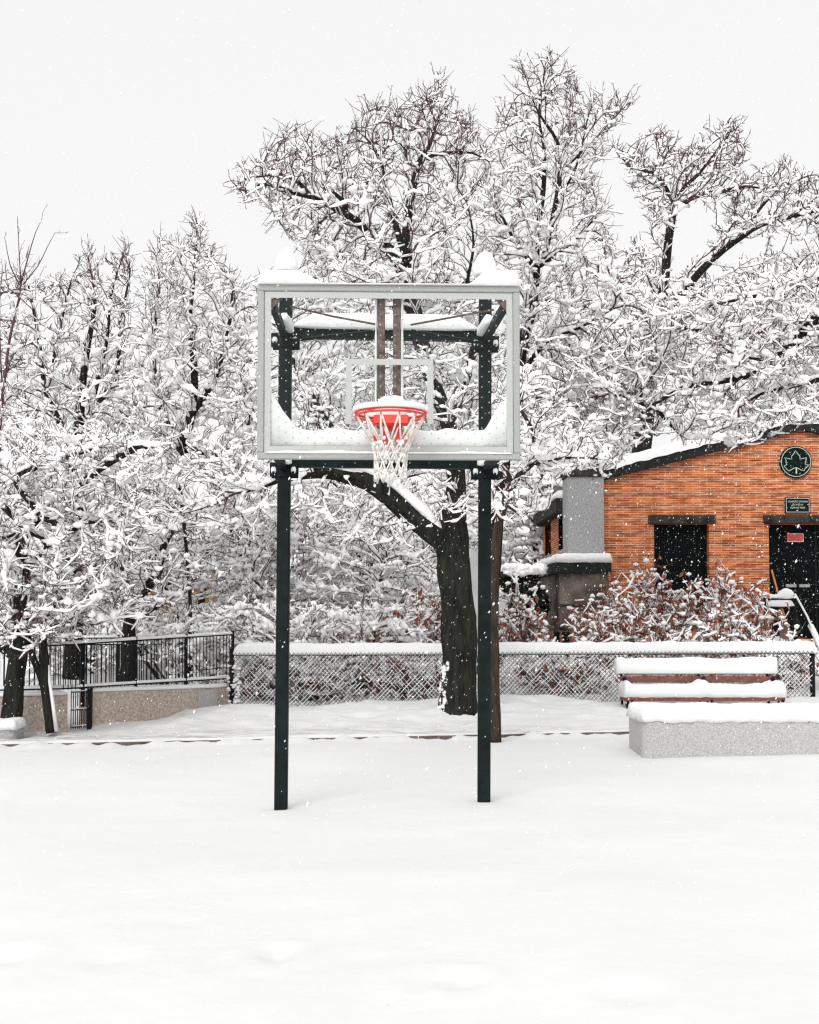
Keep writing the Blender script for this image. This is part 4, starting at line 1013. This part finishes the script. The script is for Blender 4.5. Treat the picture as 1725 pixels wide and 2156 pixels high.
    up_ = np.array([0, 0, tip*.8]); sp.append(np_snow(T0[k]+up_, T1[k]+up_, w_, w_*.9, t_, t_)); sp.append(np_snow(T1[k]+up_, T2[k]+up_*.7, w_*.9, w_*.5, t_, t_*.45))
    # clumps at forks and tips
    f1 = np.nonzero((nch >= 2) & (r < .09))[0]; f1 = f1[rs.rand(len(f1)) < amount(P[f1, 2])*.6*cl[f1]*blobs]
    f2 = T2[rs.rand(len(src)) < amount(T2[:, 2])*.2*cl[src]*blobs]; f3 = T1[rs.rand(len(src)) < amount(T1[:, 2])*.17*cl[src]*blobs]
    Cn = np.concatenate([P[f1]+np.stack([0*f1, 0*f1, r[f1]+.028], 1), f2+[0, 0, .014], f3+[0, 0, .02]])
    rr_ = np.concatenate([rs.gamma(3, .0165, len(f1)), rs.gamma(3, .0085, len(f2)), rs.gamma(2.5, .013, len(f3))])*snowr*s0**.4; rr_ = np.minimum(rr_, .075*s0**.5*rs.uniform(.6, 1, len(rr_)))
    if len(Cn): sp.append(np_blobs(Cn, rr_, rs))
    V, F = join_np(sp); mesh_np('snow', V, F, M['tree_snow'], root)
    STAT.append((name, N, len(src), len(V)))
    return root

# 1 the big trunk behind the hoop
T = 'tree'
tree('old_tree', 'thickest dark trunk with a mossy limb arching left under the backboard', T,
     [[(968, 1518, .31), (966, 1492, .24), (968, 1400, .215), (966, 1300, .21), (958, 1210, .21), (952, 1130, .205), (955, 1085, .16), (962, 1020, .12), (955, 950, .11), (945, 890, .10, .2), (905, 770, .095, .3), (868, 655, .085, .2), (858, 560, .07), (858, 470, .058), (870, 395, .048), (884, 340, .036), (905, 306, .026), (925, 240, .010)],
      [(948, 1165, .15), (930, 1135, .155), (898, 1112, .148), (866, 1085, .145), (838, 1058, .135), (806, 1032, .13), (771, 1012, .115), (720, 998, .10), (666, 994, .085, -.1), (600, 1008, .06, -.1), (555, 1020, .042), (517, 1034, .022)],
      [(905, 770, .09), (870, 640, .085), (835, 545, .075), (804, 513, .07), (765, 478, .062), (734, 453, .056), (695, 432, .05), (656, 413, .045), (609, 402, .036), (566, 388, .025), (520, 392, .014)],
      [(656, 413, .03), (630, 385, .028), (590, 368, .022), (545, 372, .014)],
      [(734, 453, .04), (720, 420, .035), (690, 395, .022)],
      [(882, 345, .03), (893, 335, .026), (921, 324, .024), (960, 320, .02), (995, 322, .014), (1030, 340, .01)],
      [(858, 560, .05), (835, 480, .045), (815, 400, .03), (800, 330, .02), (770, 290, .012)],
      [(945, 890, .07), (985, 800, .055, .4), (1000, 700, .04, .5), (985, 600, .028, .5), (1000, 500, .018, .3), (985, 430, .010)],
      [(771, 1000, .05), (700, 900, .045, .4), (640, 800, .04, .6), (590, 700, .03, .6), (560, 600, .018, .5)]],
     [([(490, 360), (520, 330), (570, 300), (612, 268), (650, 300), (700, 290), (770, 245), (800, 205), (850, 225), (900, 190), (932, 160), (960, 225), (1000, 285), (1010, 400), (960, 470), (930, 620), (800, 660), (700, 640), (640, 560), (560, 440), (500, 420)], 2300, 0, 1.2),
      ([(600, 620), (1050, 600), (1080, 900), (1000, 980), (620, 980)], 1300, .6, 1.4),
      ([(560, 1040), (700, 1020), (820, 1080), (900, 1180), (820, 1160), (700, 1120), (600, 1100)], 200, 0, .8), ([(380, 960), (560, 960), (580, 1090), (500, 1120), (340, 1120)], 520, -.1, .7), ([(910, 1000), (1040, 990), (1040, 1090), (930, 1100)], 420, -.35, .45)],
     15.3, step=.125, infl=1.3, seed=11, tip=.0050, twigs=1.5, ztop=7.3, zlow=5.0, smin=.30, barkm='bark_moss', amp=.16)
ot = bpy.data.objects['old_tree']; mb = MB()
snow_bar(mb, [D(a, b_, Yd) for a, b_, Yd in ((922, 1108, 15.3), (898, 1084, 15.3), (866, 1056, 15.3), (838, 1030, 15.3), (806, 1006, 15.3), (771, 990, 15.3), (735, 984, 15.3), (700, 984, 15.28))], .12, lambda u: .15-.07*u, n=12, seed=2, amp=.22, sag=.5, step=.05)
part(mb, 'limb_snow', M['snow'], ot, True)
mb = MB(); rb_ = random.Random(8)
for k_ in range(230):
    py_ = rb_.uniform(1395, 1505); p_ = D(966-(py_-1395)*.04, py_, 15.3); a_ = R(rb_.uniform(178, 228)); rr_ = .198+(py_-1395)*.0005
    blob(mb, (p_.x+math.cos(a_)*rr_, 15.3+math.sin(a_)*rr_, p_.z), rb_.uniform(.006, .022)*(.4+noise.noise(Vector((a_*4, py_*.06, 1)))*1.6+.3), 1.1, k_)
part(mb, 'trunk_snow', M['snow'], ot, True)
# 2 the slim tree by the right post
tree('slim_tree', 'slim leaning tree with a thin brown trunk rising beside the right hoop post', T,
     [[(1044, 1566, .066), (1043, 1480, .058), (1041, 1400, .056), (1040, 1300, .055), (1042, 1180, .055), (1048, 1110, .052), (1062, 1060, .048), (1080, 1020, .046)],
      [(1080, 1020, .036), (1066, 995, .034), (1056, 965, .03), (1052, 900, .024), (1060, 840, .016)],
      [(1080, 1020, .038), (1096, 996, .036), (1120, 978, .032), (1158, 968, .024), (1205, 962, .018), (1260, 966, .012)],
      [(1110, 984, .028), (1127, 950, .026), (1118, 900, .024), (1100, 868, .022), (1098, 800, .016)],
      [(1062, 1060, .02), (1090, 1080, .016), (1130, 1075, .01)]],
     [([(1040, 800), (1130, 780), (1230, 900), (1290, 960), (1190, 1010), (1120, 1100), (1080, 1110), (1020, 1080), (1030, 940)], 1100, .1, .8)],
     13.0, step=.10, infl=1.0, seed=22, tip=.0048, twigs=1.4, barkm='bark_brown', twl=(.05, .16), snow=1.0, snowr=.9)
# 3 tall tree whose stems rise right of the backboard
tree('tall_tree', 'tallest tree with forked upright stems rising just right of the backboard', T,
     [[(1020, 1420, .13), (1035, 1250, .12), (1050, 1050, .11), (1080, 860, .10), (1103, 712, .085), (1118, 667, .075), (1126, 606, .07), (1129, 566, .065)],
      [(1129, 566, .045), (1108, 540, .04), (1085, 510, .03), (1050, 440, .018)],
      [(1129, 566, .05), (1133, 480, .045), (1144, 405, .04), (1146, 315, .03), (1135, 240, .018), (1150, 130, .010)],
      [(1144, 545, .045), (1156, 500, .045), (1172, 418, .038), (1179, 364, .034), (1174, 300, .028), (1150, 262, .022), (1128, 225, .014), (1112, 180, .008)],
      [(1129, 566, .035), (1180, 530, .032), (1226, 487, .024), (1262, 450, .014)],
      [(1179, 364, .022), (1215, 330, .02), (1255, 290, .014), (1318, 222, .007)],
      [(1172, 418, .02), (1210, 360, .018), (1240, 240, .008)],
      [(1090, 800, .04), (1150, 720, .035), (1220, 690, .028), (1290, 650, .018)]],
     [([(1020, 560), (990, 420), (1010, 320), (1060, 240), (1085, 200), (1100, 130), (1130, 150), (1160, 92), (1175, 160), (1205, 140), (1215, 220), (1250, 215), (1325, 205), (1300, 270), (1262, 330), (1265, 440), (1295, 520), (1290, 660), (1120, 720), (1040, 640)], 2300, 0, 1.2),
      ([(1060, 640), (1300, 560), (1420, 700), (1380, 860), (1200, 900), (1090, 860)], 1300, .3, 1.5)],
     18.0, step=.15, infl=1.5, seed=33, tip=.0054, twigs=1.5, ztop=10.0, zlow=6.6, smin=.18)
# 4 the tall tree behind the building
tree('gable_tree', 'big bare topped tree with two dark limbs behind the brick building', T,
     [[(1330, 1260, .34), (1345, 1000, .30), (1370, 800, .26), (1384, 700, .23), (1392, 640, .15), (1399, 600, .14), (1405, 528, .125), (1413, 470, .12), (1421, 430, .10)],
      [(1421, 430, .07), (1402, 395, .06), (1382, 366, .05), (1341, 356, .035), (1305, 330, .02)],
      [(1418, 445, .08), (1440, 428, .075), (1472, 410, .07), (1522, 403, .06), (1570, 392, .04), (1620, 400, .02)],
      [(1421, 430, .06), (1440, 395, .055), (1470, 368, .05), (1500, 330, .035), (1530, 290, .02)],
      [(1384, 700, .16), (1410, 668, .14), (1452, 600, .125), (1505, 541, .11), (1563, 497, .10), (1604, 472, .09), (1661, 457, .075), (1722, 442, .055), (1780, 430, .03)],
      [(1563, 497, .05), (1600, 440, .045), (1640, 400, .035), (1690, 375, .02)],
      [(1500, 640, .09), (1600, 610, .08), (1660, 570, .07), (1725, 556, .05), (1780, 560, .03)],
      [(1384, 700, .12), (1440, 690, .1), (1520, 700, .08), (1600, 700, .05)]],
     [([(1305, 330), (1345, 300), (1392, 262), (1420, 300), (1450, 310), (1500, 268), (1560, 250), (1572, 330), (1560, 380), (1500, 430), (1440, 440), (1380, 480), (1350, 420)], 1500, 0, 2.4),
      ([(1530, 420), (1600, 350), (1660, 350), (1725, 372), (1800, 370), (1800, 480), (1700, 500), (1600, 500), (1520, 520), (1480, 570)], 1100, 0, 2.4),
      ([(1300, 600), (1340, 500), (1440, 600), (1540, 560), (1640, 540), (1720, 520), (1800, 560), (1800, 800), (1300, 800)], 2400, 0, 3.0)],
     34.0, step=.26, infl=2.6, seed=44, tip=.012, twigs=1.4, twl=(.1, .3), ztop=15.6, zlow=9.5, smin=.25, snowr=1.45)
# 5 limbs reaching in from the right over the roof
tree('roof_tree', 'spreading tree at the right edge whose snowy boughs droop over the brick gable', T,
     [[(2300, 1420, .22), (2260, 1000, .2), (2140, 700, .17, .3), (1960, 560, .13), (1800, 600, .10), (1700, 690, .08), (1620, 770, .06), (1530, 800, .05), (1450, 812, .04), (1370, 850, .04), (1330, 842, .035), (1296, 832, .02)],
      [(1960, 560, .08), (1850, 640, .06), (1750, 780, .05), (1678, 810, .04), (1600, 830, .025), (1540, 870, .015)],
      [(1800, 600, .05), (1700, 580, .045), (1600, 620, .035), (1500, 640, .02)],
      [(1370, 850, .035), (1400, 880, .03), (1432, 915, .015)],
      [(1345, 846, .03), (1355, 812, .026), (1375, 790, .014)],
      [(1700, 690, .05), (1660, 745, .045), (1610, 758, .03), (1540, 742, .015)]],
     [([(1200, 760), (1260, 680), (1400, 640), (1560, 580), (1700, 560), (1850, 560), (1850, 880), (1730, 870), (1660, 900), (1600, 940), (1540, 950), (1490, 930), (1440, 900), (1360, 930), (1280, 960), (1210, 900)], 3400, 0, 1.3),
      ([(1180, 820), (1290, 840), (1330, 950), (1270, 1000), (1170, 970)], 500, 0, 1)],
     17.5, step=.14, infl=1.5, seed=55, tip=.0056, twigs=1.5, snow=1.0, up=-.02, twup=.15)
# 6 trees left of the hoop
tree('pear_tree', 'pointed snow laden tree standing between the backboard and the far left trees', T,
     [[(400, 1440, .045), (400, 1250, .03), (385, 1080, .03), (375, 1000, .05), (380, 950, .07), (385, 924, .095), (404, 872, .08), (410, 780, .06), (400, 680, .045), (408, 590, .03), (415, 500, .012)],
      [(404, 872, .06), (450, 800, .05), (480, 700, .035), (490, 610, .015)],
      [(395, 960, .05), (340, 860, .045), (325, 740, .03), (335, 620, .015)],
      [(385, 924, .05), (440, 960, .045), (500, 930, .035), (540, 860, .02)]],
     [([(285, 720), (300, 590), (345, 495), (375, 520), (415, 445), (440, 530), (470, 560), (520, 600), (560, 590), (570, 960), (520, 1010), (300, 1010), (270, 860)], 2900, 0, 1.3)],
     19.0, step=.15, infl=1.6, seed=66, tip=.0054, twigs=1.6, ztop=7.8, zlow=6.2, smin=.35, up=.16)
tree('vase_tree', 'bushy tree at the far left with upright dark shoots above the snow', T,
     [[(150, 1430, .15), (160, 1250, .14), (150, 1080, .12), (165, 900, .09), (180, 760, .06), (200, 640, .03), (190, 560, .015)],
      [(160, 950, .06), (100, 830, .05), (80, 700, .035), (60, 600, .015)],
      [(165, 900, .06), (240, 800, .045), (255, 680, .03), (275, 570, .01)],
      [(200, 830, .04), (225, 720, .03), (235, 620, .02), (262, 530, .008)],
      [(100, 830, .035), (125, 700, .025), (150, 590, .012)]],
     [([(-60, 640), (0, 570), (60, 620), (100, 590), (150, 590), (180, 520), (215, 560), (250, 512), (275, 560), (290, 690), (310, 800), (320, 1060), (-60, 1060)], 3000, 0, 1.3),
      ([(172, 575), (215, 560), (228, 700), (200, 740), (176, 700)], 420, 0, .25)],
     20.5, step=.16, infl=1.7, seed=77, tip=.0062, twigs=1.5, ztop=7.6, zlow=6.2, smin=.10, up=.14)
# 7 the two near trunks at the left
tree('forked_tree', 'stout dark trunk at the left edge forking above the snow covered stub', T,
     [[(22, 1530, .135), (30, 1440, .115), (38, 1385, .115), (45, 1300, .10), (46, 1200, .085), (44, 1125, .06), (25, 1080, .05), (-30, 1040, .04)],
      [(38, 1385, .08), (5, 1360, .07), (-30, 1330, .06), (-80, 1280, .04)],
      [(44, 1150, .055), (90, 1090, .05), (146, 1121, .045), (174, 1100, .05), (170, 1075, .052), (156, 1052, .052), (158, 1036, .05), (176, 1016, .05), (195, 998, .05), (232, 972, .052), (284, 944, .048), (325, 940, .02)],
      [(90, 1090, .04), (28, 1004, .04), (60, 990, .04), (103, 976, .04), (164, 954, .035), (215, 940, .02)],
      [(46, 1200, .04), (100, 1150, .035), (60, 1120, .03), (0, 1135, .02)],
      [(174, 1100, .03), (230, 1095, .022), (260, 1082, .012)]],
     [([(-80, 900), (60, 880), (200, 900), (300, 940), (300, 1100), (260, 1240), (150, 1330), (60, 1360), (-80, 1380)], 1200, .75, .6), ([(-80, 960), (100, 900), (300, 930), (320, 1100), (260, 1240), (150, 1330), (60, 1360), (-80, 1380)], 800, -.2, .9)],
     14.4, step=.12, infl=1.2, seed=88, tip=.0048, twigs=1.9, barkm='bark_moss', up=.0, twup=.2)
tree('leaning_tree', 'slender dark trunk with a snow stripe down its side by the tan wall', T,
     [[(108, 1543, .07), (100, 1480, .062), (94, 1430, .058), (93, 1380, .055), (90, 1330, .05), (104, 1300, .04), (130, 1260, .03), (160, 1200, .02)],
      [(97, 1460, .05), (85, 1420, .047), (70, 1385, .045), (60, 1340, .035), (30, 1290, .02)],
      [(92, 1335, .025), (110, 1318, .022), (150, 1310, .02), (200, 1315, .01)]],
     [([(20, 1230), (180, 1180), (280, 1230), (300, 1310), (200, 1330), (60, 1370), (10, 1340)], 700, 0, .7)],
     14.55, step=.11, infl=1.2, seed=99, tip=.0052, twigs=1.9, barkm='bark_moss', twup=.2)
lt = bpy.data.objects['leaning_tree']; mb = MB()
mb.tube([D(a_, b_, 14.50) for a_, b_ in ((119, 1540), (112, 1480), (105, 1435), (103, 1400))], [.026, .022, .016, .008], 8, jit=.5, seed=3); part(mb, 'trunk_snow', M['snow'], lt, True)
tree('sapling', 'young reddish sapling with long bare whips against the sky at the left edge', T,
     [[(-14, 1500, .035), (-8, 1200, .03), (0, 900, .024), (4, 850, .022), (20, 720, .018), (40, 630, .014), (44, 600, .011), (40, 520, .006), (37, 455, .0035)],
      [(44, 600, .012), (60, 540, .008), (75, 490, .005), (88, 462, .003)],
      [(48, 600, .010), (80, 560, .007), (100, 520, .005), (116, 490, .003)],
      [(42, 600, .010), (22, 560, .007), (12, 508, .004)],
      [(8, 850, .014), (2, 760, .010), (0, 640, .006), (6, 560, .003)],
      [(10, 800, .014), (30, 745, .010), (70, 720, .006)]],
     [([(0, 700), (60, 640), (60, 780), (10, 860), (-20, 900)], 60, 0, .3)],
     15.6, step=.12, infl=.8, seed=101, tip=.004, twigs=.5, twigm='twig', barkm='twig', snow=.25, blobs=.2, amp=.03)
tree('crooked_tree', 'crooked dark trunk leaning right behind the picket fences', T,
     [[(268, 1440, .14), (272, 1360, .12), (273, 1310, .10), (288, 1268, .09), (312, 1235, .08), (335, 1200, .07), (345, 1150, .055), (380, 1090, .03)],
      [(288, 1268, .05), (260, 1200, .045), (230, 1160, .03)],
      [(273, 1310, .04), (320, 1285, .03), (350, 1270, .02)]],
     [([(170, 1080), (300, 1040), (430, 1060), (440, 1200), (380, 1270), (250, 1320), (160, 1290)], 1300, 0, 1.3)],
     19.2, step=.15, infl=1.5, seed=111, tip=.0066, twigs=1.9, barkm='bark', twup=.2)
# hillside thickets beyond the fence
thick = [
 ('snow loaded thicket under the arching limb, left of its moss', 700, 1230, 21.5, 230, 190, 'twig', 1.0),
 ('dense white bush right under the backboard between the posts', 820, 1190, 23.5, 170, 170, 'twig', 1.0),
 ('wide white thicket behind the left hoop post', 560, 1190, 22.5, 190, 210, 'twig', 1.0),
 ('low snowy bush pressing on the chain link fence by the left post', 560, 1370, 18.6, 170, 110, 'twig_brown', 1.0),
 ('low snowy bush behind the chain link mesh between the posts', 760, 1380, 18.5, 190, 110, 'twig_brown', 1.0),
 ('white bush showing through the mesh between slim trunk and bench', 1170, 1440, 18.6, 130, 75, 'twig', 1.0),
 ('snowy brown thicket arching over the ochre hut wall', 400, 1120, 24.3, 190, 110, 'twig_brown', .8),
 ('low snowy brown bush right behind the far picket fence', 340, 1345, 22.0, 170, 75, 'twig_brown', 1.0),
 ('brown and white scrub at the left behind the picket fence', 170, 1290, 23.0, 200, 170, 'twig_brown', .7),
 ('white scrub behind the picket fence end and fence post', 430, 1370, 19.4, 110, 90, 'twig_brown', 1.0),
 ('far pale trees below the backboard top seen through the glass', 820, 850, 27.0, 330, 330, 'twig', 1.1),
 ('far pale tree behind the concrete annex roof', 1150, 1040, 31.0, 150, 190, 'twig', 1.2),
]
for i, (lb, px, py, Y, hw, hh, tm, sn) in enumerate(thick):
    rs_ = random.Random(i); far = Y > 25
    poly = [(px+hw*math.cos(a)*(1+.18*rs_.uniform(-1, 1)), py-hh*math.sin(a)*(1+.18*rs_.uniform(-1, 1))) for a in [2*math.pi*k/14 for k in range(14)]]
    gb = 1283+2449*(1.5-gz((px-862)/2449*Y, Y))/Y
    gds = []
    for k in range(4 if not far else 3):
        tx = px+hw*rs_.uniform(-.7, .7); r0 = .035*Y/18
        gds.append([(px+rs_.uniform(-.2, .2)*hw, gb+6, r0, rs_.uniform(-.3, .3)), (px+(tx-px)*.4+rs_.uniform(-12, 12), (gb+py)/2, r0*.8, rs_.uniform(-.5, .5)), (tx, py-hh*rs_.uniform(.0, .6), r0*.45, rs_.uniform(-.6, .6))])
    n_ = int(850*(hw*hh)/(190*190)*(1.25 if not far else .8))
    n_ = min(2300, max(700, n_))
    tree('snowy_tree' if far else 'thicket_bush', lb, 'tree' if far else 'bush', gds, [(poly, n_, 0, 1.2 if not far else 2.0)], Y,
         step=.14 if not far else .24, infl=1.6 if not far else 2.6, seed=200+i, tip=.006 if not far else .010, twigs=1.9, twl=(.06, .2), snow=sn, twigm=tm, barkm='bark_brown',
         up=.05, twup=.25, snowr=1.2 if not far else 1.5, group='snow laden trees and thickets beyond the fence')
# rust coloured shrubs
def shrub(label, px, ptop, w, Y, seed, tm='twig_red', n=26, leaf=0, snow=1.):
    rs = np.random.RandomState(seed); c = D(px, 1300, Y); zg = gz(c.x, Y)-.02; zt = D(px, ptop, Y).z; W = w/FPX*Y
    root = thing('shrub', label, 'shrub', (c.x, Y, zg), 'shrubs behind the fence in front of the building'); A, B, RA, RB, tips = [], [], [], [], []
    for k in range(n):
        x, y = c.x+rs.uniform(-.35, .35)*W, Y+rs.uniform(-.35, .35); tx = c.x+rs.uniform(-1, 1)*W; H = (zt-zg)*rs.uniform(.45, 1)*(1-.35*abs(tx-c.x)/W)
        p = np.array([x, y, zg]); t = np.array([tx, y+rs.uniform(-.5, .5), zg+H]); m = 7; prev = p
        for j in range(1, m+1):
            f = j/m; q = p+(t-p)*f+rs.normal(0, .035, 3); q[2] = zg+H*(f**.85); A.append(prev); B.append(q); RA.append(.012*(1-f*.5)); RB.append(.012*(1-f*.6)); prev_ = prev; prev = q
            if f > .25:
                for s in range(rs.poisson(2.6)):
                    d = rs.normal(0, .6, 3)+[0, 0, .5]; d /= np.linalg.norm(d); l_ = rs.uniform(.08, .26); e = q+d*l_; A.append(q); B.append(e); RA.append(.007); RB.append(.005); tips.append(e)
                    e2 = e+(d+rs.normal(0, .5, 3))*l_*.5; A.append(e); B.append(e2); RA.append(.005); RB.append(.004); tips.append(e2)
    A, B, RA, RB, tips = map(np.array, (A, B, RA, RB, tips)); V, F = np_tubes(A, B, RA, RB, 4); mesh_np('stems', V, F, M[tm], root)
    d = B-A; hz = np.sqrt(np.clip(1-(d[:, 2]/(np.linalg.norm(d, axis=1)+1e-9))**2, 0, 1)); k = (hz > .45) & (rs.rand(len(A)) < .45*snow)
    w_ = rs.uniform(.014, .03, k.sum()); t_ = rs.uniform(.02, .045, k.sum()); sp = [np_snow(A[k]+[0, 0, .004], B[k]+[0, 0, .004], w_, w_*.8, t_, t_*.8)]
    k = rs.rand(len(tips)) < .30*snow; Cn = tips[k]; sp.append(np_blobs(Cn+[0, 0, .01], np.minimum(rs.gamma(3, .012, len(Cn)), .055), rs, .7))
    V, F = join_np(sp); mesh_np('snow', V, F, M['tree_snow'], root)
    if leaf:
        k = rs.rand(len(tips)) < min(.95, leaf*1.5); Cn = np.repeat(tips[k]-[0, 0, .012], 2, 0); m_ = len(Cn)
        u = rs.normal(0, 1, (m_, 3)); u /= np.linalg.norm(u, axis=1, keepdims=True); u[:, 2] -= .5; w2 = np.cross(u, rs.normal(0, 1, (m_, 3))); w2 /= np.linalg.norm(w2, axis=1, keepdims=True)+1e-9; l_ = rs.uniform(.04, .12, (m_, 1))
        V = np.stack([Cn, Cn+u*l_*.5+w2*l_*.28, Cn+u*l_, Cn+u*l_*.5-w2*l_*.28+rs.normal(0, .006, (m_, 3))], 1).reshape(-1, 3); F = [(np.arange(m_)*4)[:, None]+np.arange(4)]; mesh_np('leaves', V, F, M['leaf_rust'], root)
for i, a in enumerate([
   ('tall rust coloured shrub in front of the dark brick window', 1435, 1200, 80, 21.0, 'twig_red', 30, .35),
   ('snow tipped shrub right of the window reaching up the bricks', 1530, 1180, 70, 20.6, 'twig_red', 24, .3),
   ('rust shrub with drooping stems at the window left corner', 1370, 1160, 60, 21.4, 'twig_red', 24, .35),
   ('broad brownish shrub before the stained annex wall', 1290, 1225, 85, 20.4, 'twig_red', 30, .4),
   ('low reddish shrub along the fence below the window', 1480, 1270, 120, 19.4, 'twig_red', 34, .35),
   ('low reddish shrub along the fence below the annex', 1250, 1285, 110, 19.2, 'twig_red', 32, .35),
   ('snowy shrub beside the stair railing', 1590, 1215, 50, 20.8, 'twig_red', 20, .3),
   ('rusty shrub close to the right side of the big trunk', 1090, 1215, 55, 19.6, 'twig_brown', 30, .3),
   ('reddish shrub close to the left side of the big trunk', 900, 1235, 75, 19.0, 'twig_red', 32, .5),
   ('smaller reddish shrub further left of the big trunk', 815, 1285, 70, 18.8, 'twig_red', 26, .45),
   ('dark twiggy scrub behind the mesh just right of the left hoop post', 690, 1400, 90, 18.0, 'twig_brown', 22, .35, .45),
   ('rusty twiggy scrub behind the mesh left of the big trunk foot', 850, 1395, 90, 17.8, 'twig_red', 22, .4, .45),
   ('brown stems behind the mesh near the fence left end', 545, 1405, 60, 17.9, 'twig_brown', 16, .25, .45),
   ('brown stems behind the mesh between slim trunk and bench', 1190, 1400, 90, 17.8, 'twig_brown', 18, .3, .45),
   ('snowy shrub behind the bench at the right fence end', 1650, 1330, 90, 18.6, 'twig_brown', 26, .1)]):
    shrub(*a[:5], 300+i, *a[5:])
# dark ivy hedge against the annex
def hedge():
    rs = np.random.RandomState(9); X0, X1 = D(1062, 1270, 23.6).x, D(1140, 1270, 23.6).x; n = 5200
    root = thing('ivy_hedge', 'dark evergreen hedge speckled with snow left of the stained annex', 'hedge', ((X0+X1)/2, 23.6, .2))
    Cn = np.stack([rs.uniform(X0, X1, n), 23.6+rs.uniform(-.4, .4, n), rs.uniform(.2, 2.25, n)], 1); Cn[:, 0] += .12*np.sin(Cn[:, 2]*5); V, F = np_blobs(Cn, rs.uniform(.025, .07, n), rs, .7); mesh_np('foliage', V, F, M['bark_moss'], root, False)
    mb = MB(); mb.tube([((X0+X1)/2, 23.6, .1), ((X0+X1)/2+.05, 23.6, 1), ((X0+X1)/2, 23.6, 2)], [.08, .06, .03], 8); part(mb, 'trunk', M['bark'], root, True)
    k = rs.rand(n) < .10; V, F = np_blobs(Cn[k]+[0, -.06, .05], rs.gamma(3, .012, k.sum()), rs, .7)
    m = 500; T_ = np.stack([rs.uniform(X0, X1, m), 23.6+rs.uniform(-.45, .45, m), np.full(m, 2.28)+rs.uniform(-.05, .07, m)], 1); V2, F2_ = np_blobs(T_, rs.uniform(.05, .1, m), rs, .8)
    V, F = join_np([(V, F), (V2, F2_)]); mesh_np('snow', V, F, M['tree_snow'], root)
hedge()
# a patch of an ochre building glimpsed through the thicket
def ochre():
    Y = 25.6; a, b_ = D(300, 1185, Y), D(440, 1250, Y); t = thing('ochre_hut', 'ochre wall glimpsed through the thicket above the far picket fence', 'building', ((a.x+b_.x)/2, Y, -.3))
    mb = MB(); mb.box((a.x, Y, -.6), (b_.x, Y+1.2, a.z)); part(mb, 'wall', M['ochre'], t)
    mb = MB(); mb.bbox((a.x-.1, Y-.15, a.z+.002), (b_.x+.1, Y+1.3, a.z+.1), .01); rf = part(mb, 'roof', M['fascia'], t)
    mb = MB(); snow_slab(mb, a.x-.1, b_.x+.1, Y-.15, Y+1.3, a.z+.1, .18, res=.15); mb.build('roof_snow', M['snow'], rf, True)
ochre()
# falling flakes through the whole air of the place
def flakes():
    rs = np.random.RandomState(4); n = 75000; Cn = np.stack([rs.uniform(-9, 11, n), rs.uniform(2.6, 23, n), rs.uniform(0, 10, n)], 1); r = rs.gamma(3, .00055, n)+.0010
    v = np.array([[1, 0, 0], [-1, 0, 0], [0, 1, 0], [0, -1, 0], [0, 0, 1.7], [0, 0, -1.7]]); f = np.array([[0, 2, 4], [2, 1, 4], [1, 3, 4], [3, 0, 4], [2, 0, 5], [1, 2, 5], [3, 1, 5], [0, 3, 5]])
    v = v.copy(); v[:, 0] += v[:, 2]*.35
    V = (Cn[:, None, :]+v[None]*r[:, None, None]).reshape(-1, 3); F = ((np.arange(n)*6)[:, None, None]+f[None]).reshape(-1, 3)
    o = mesh_np('falling_snow', V, [F], M['tree_snow']); tag(o, kind='stuff', label='fine snowflakes falling through the air')
flakes()
for s_ in STAT: print(s_)
print('polys', sum(len(o.data.polygons) for o in sc.objects if o.type == 'MESH'))
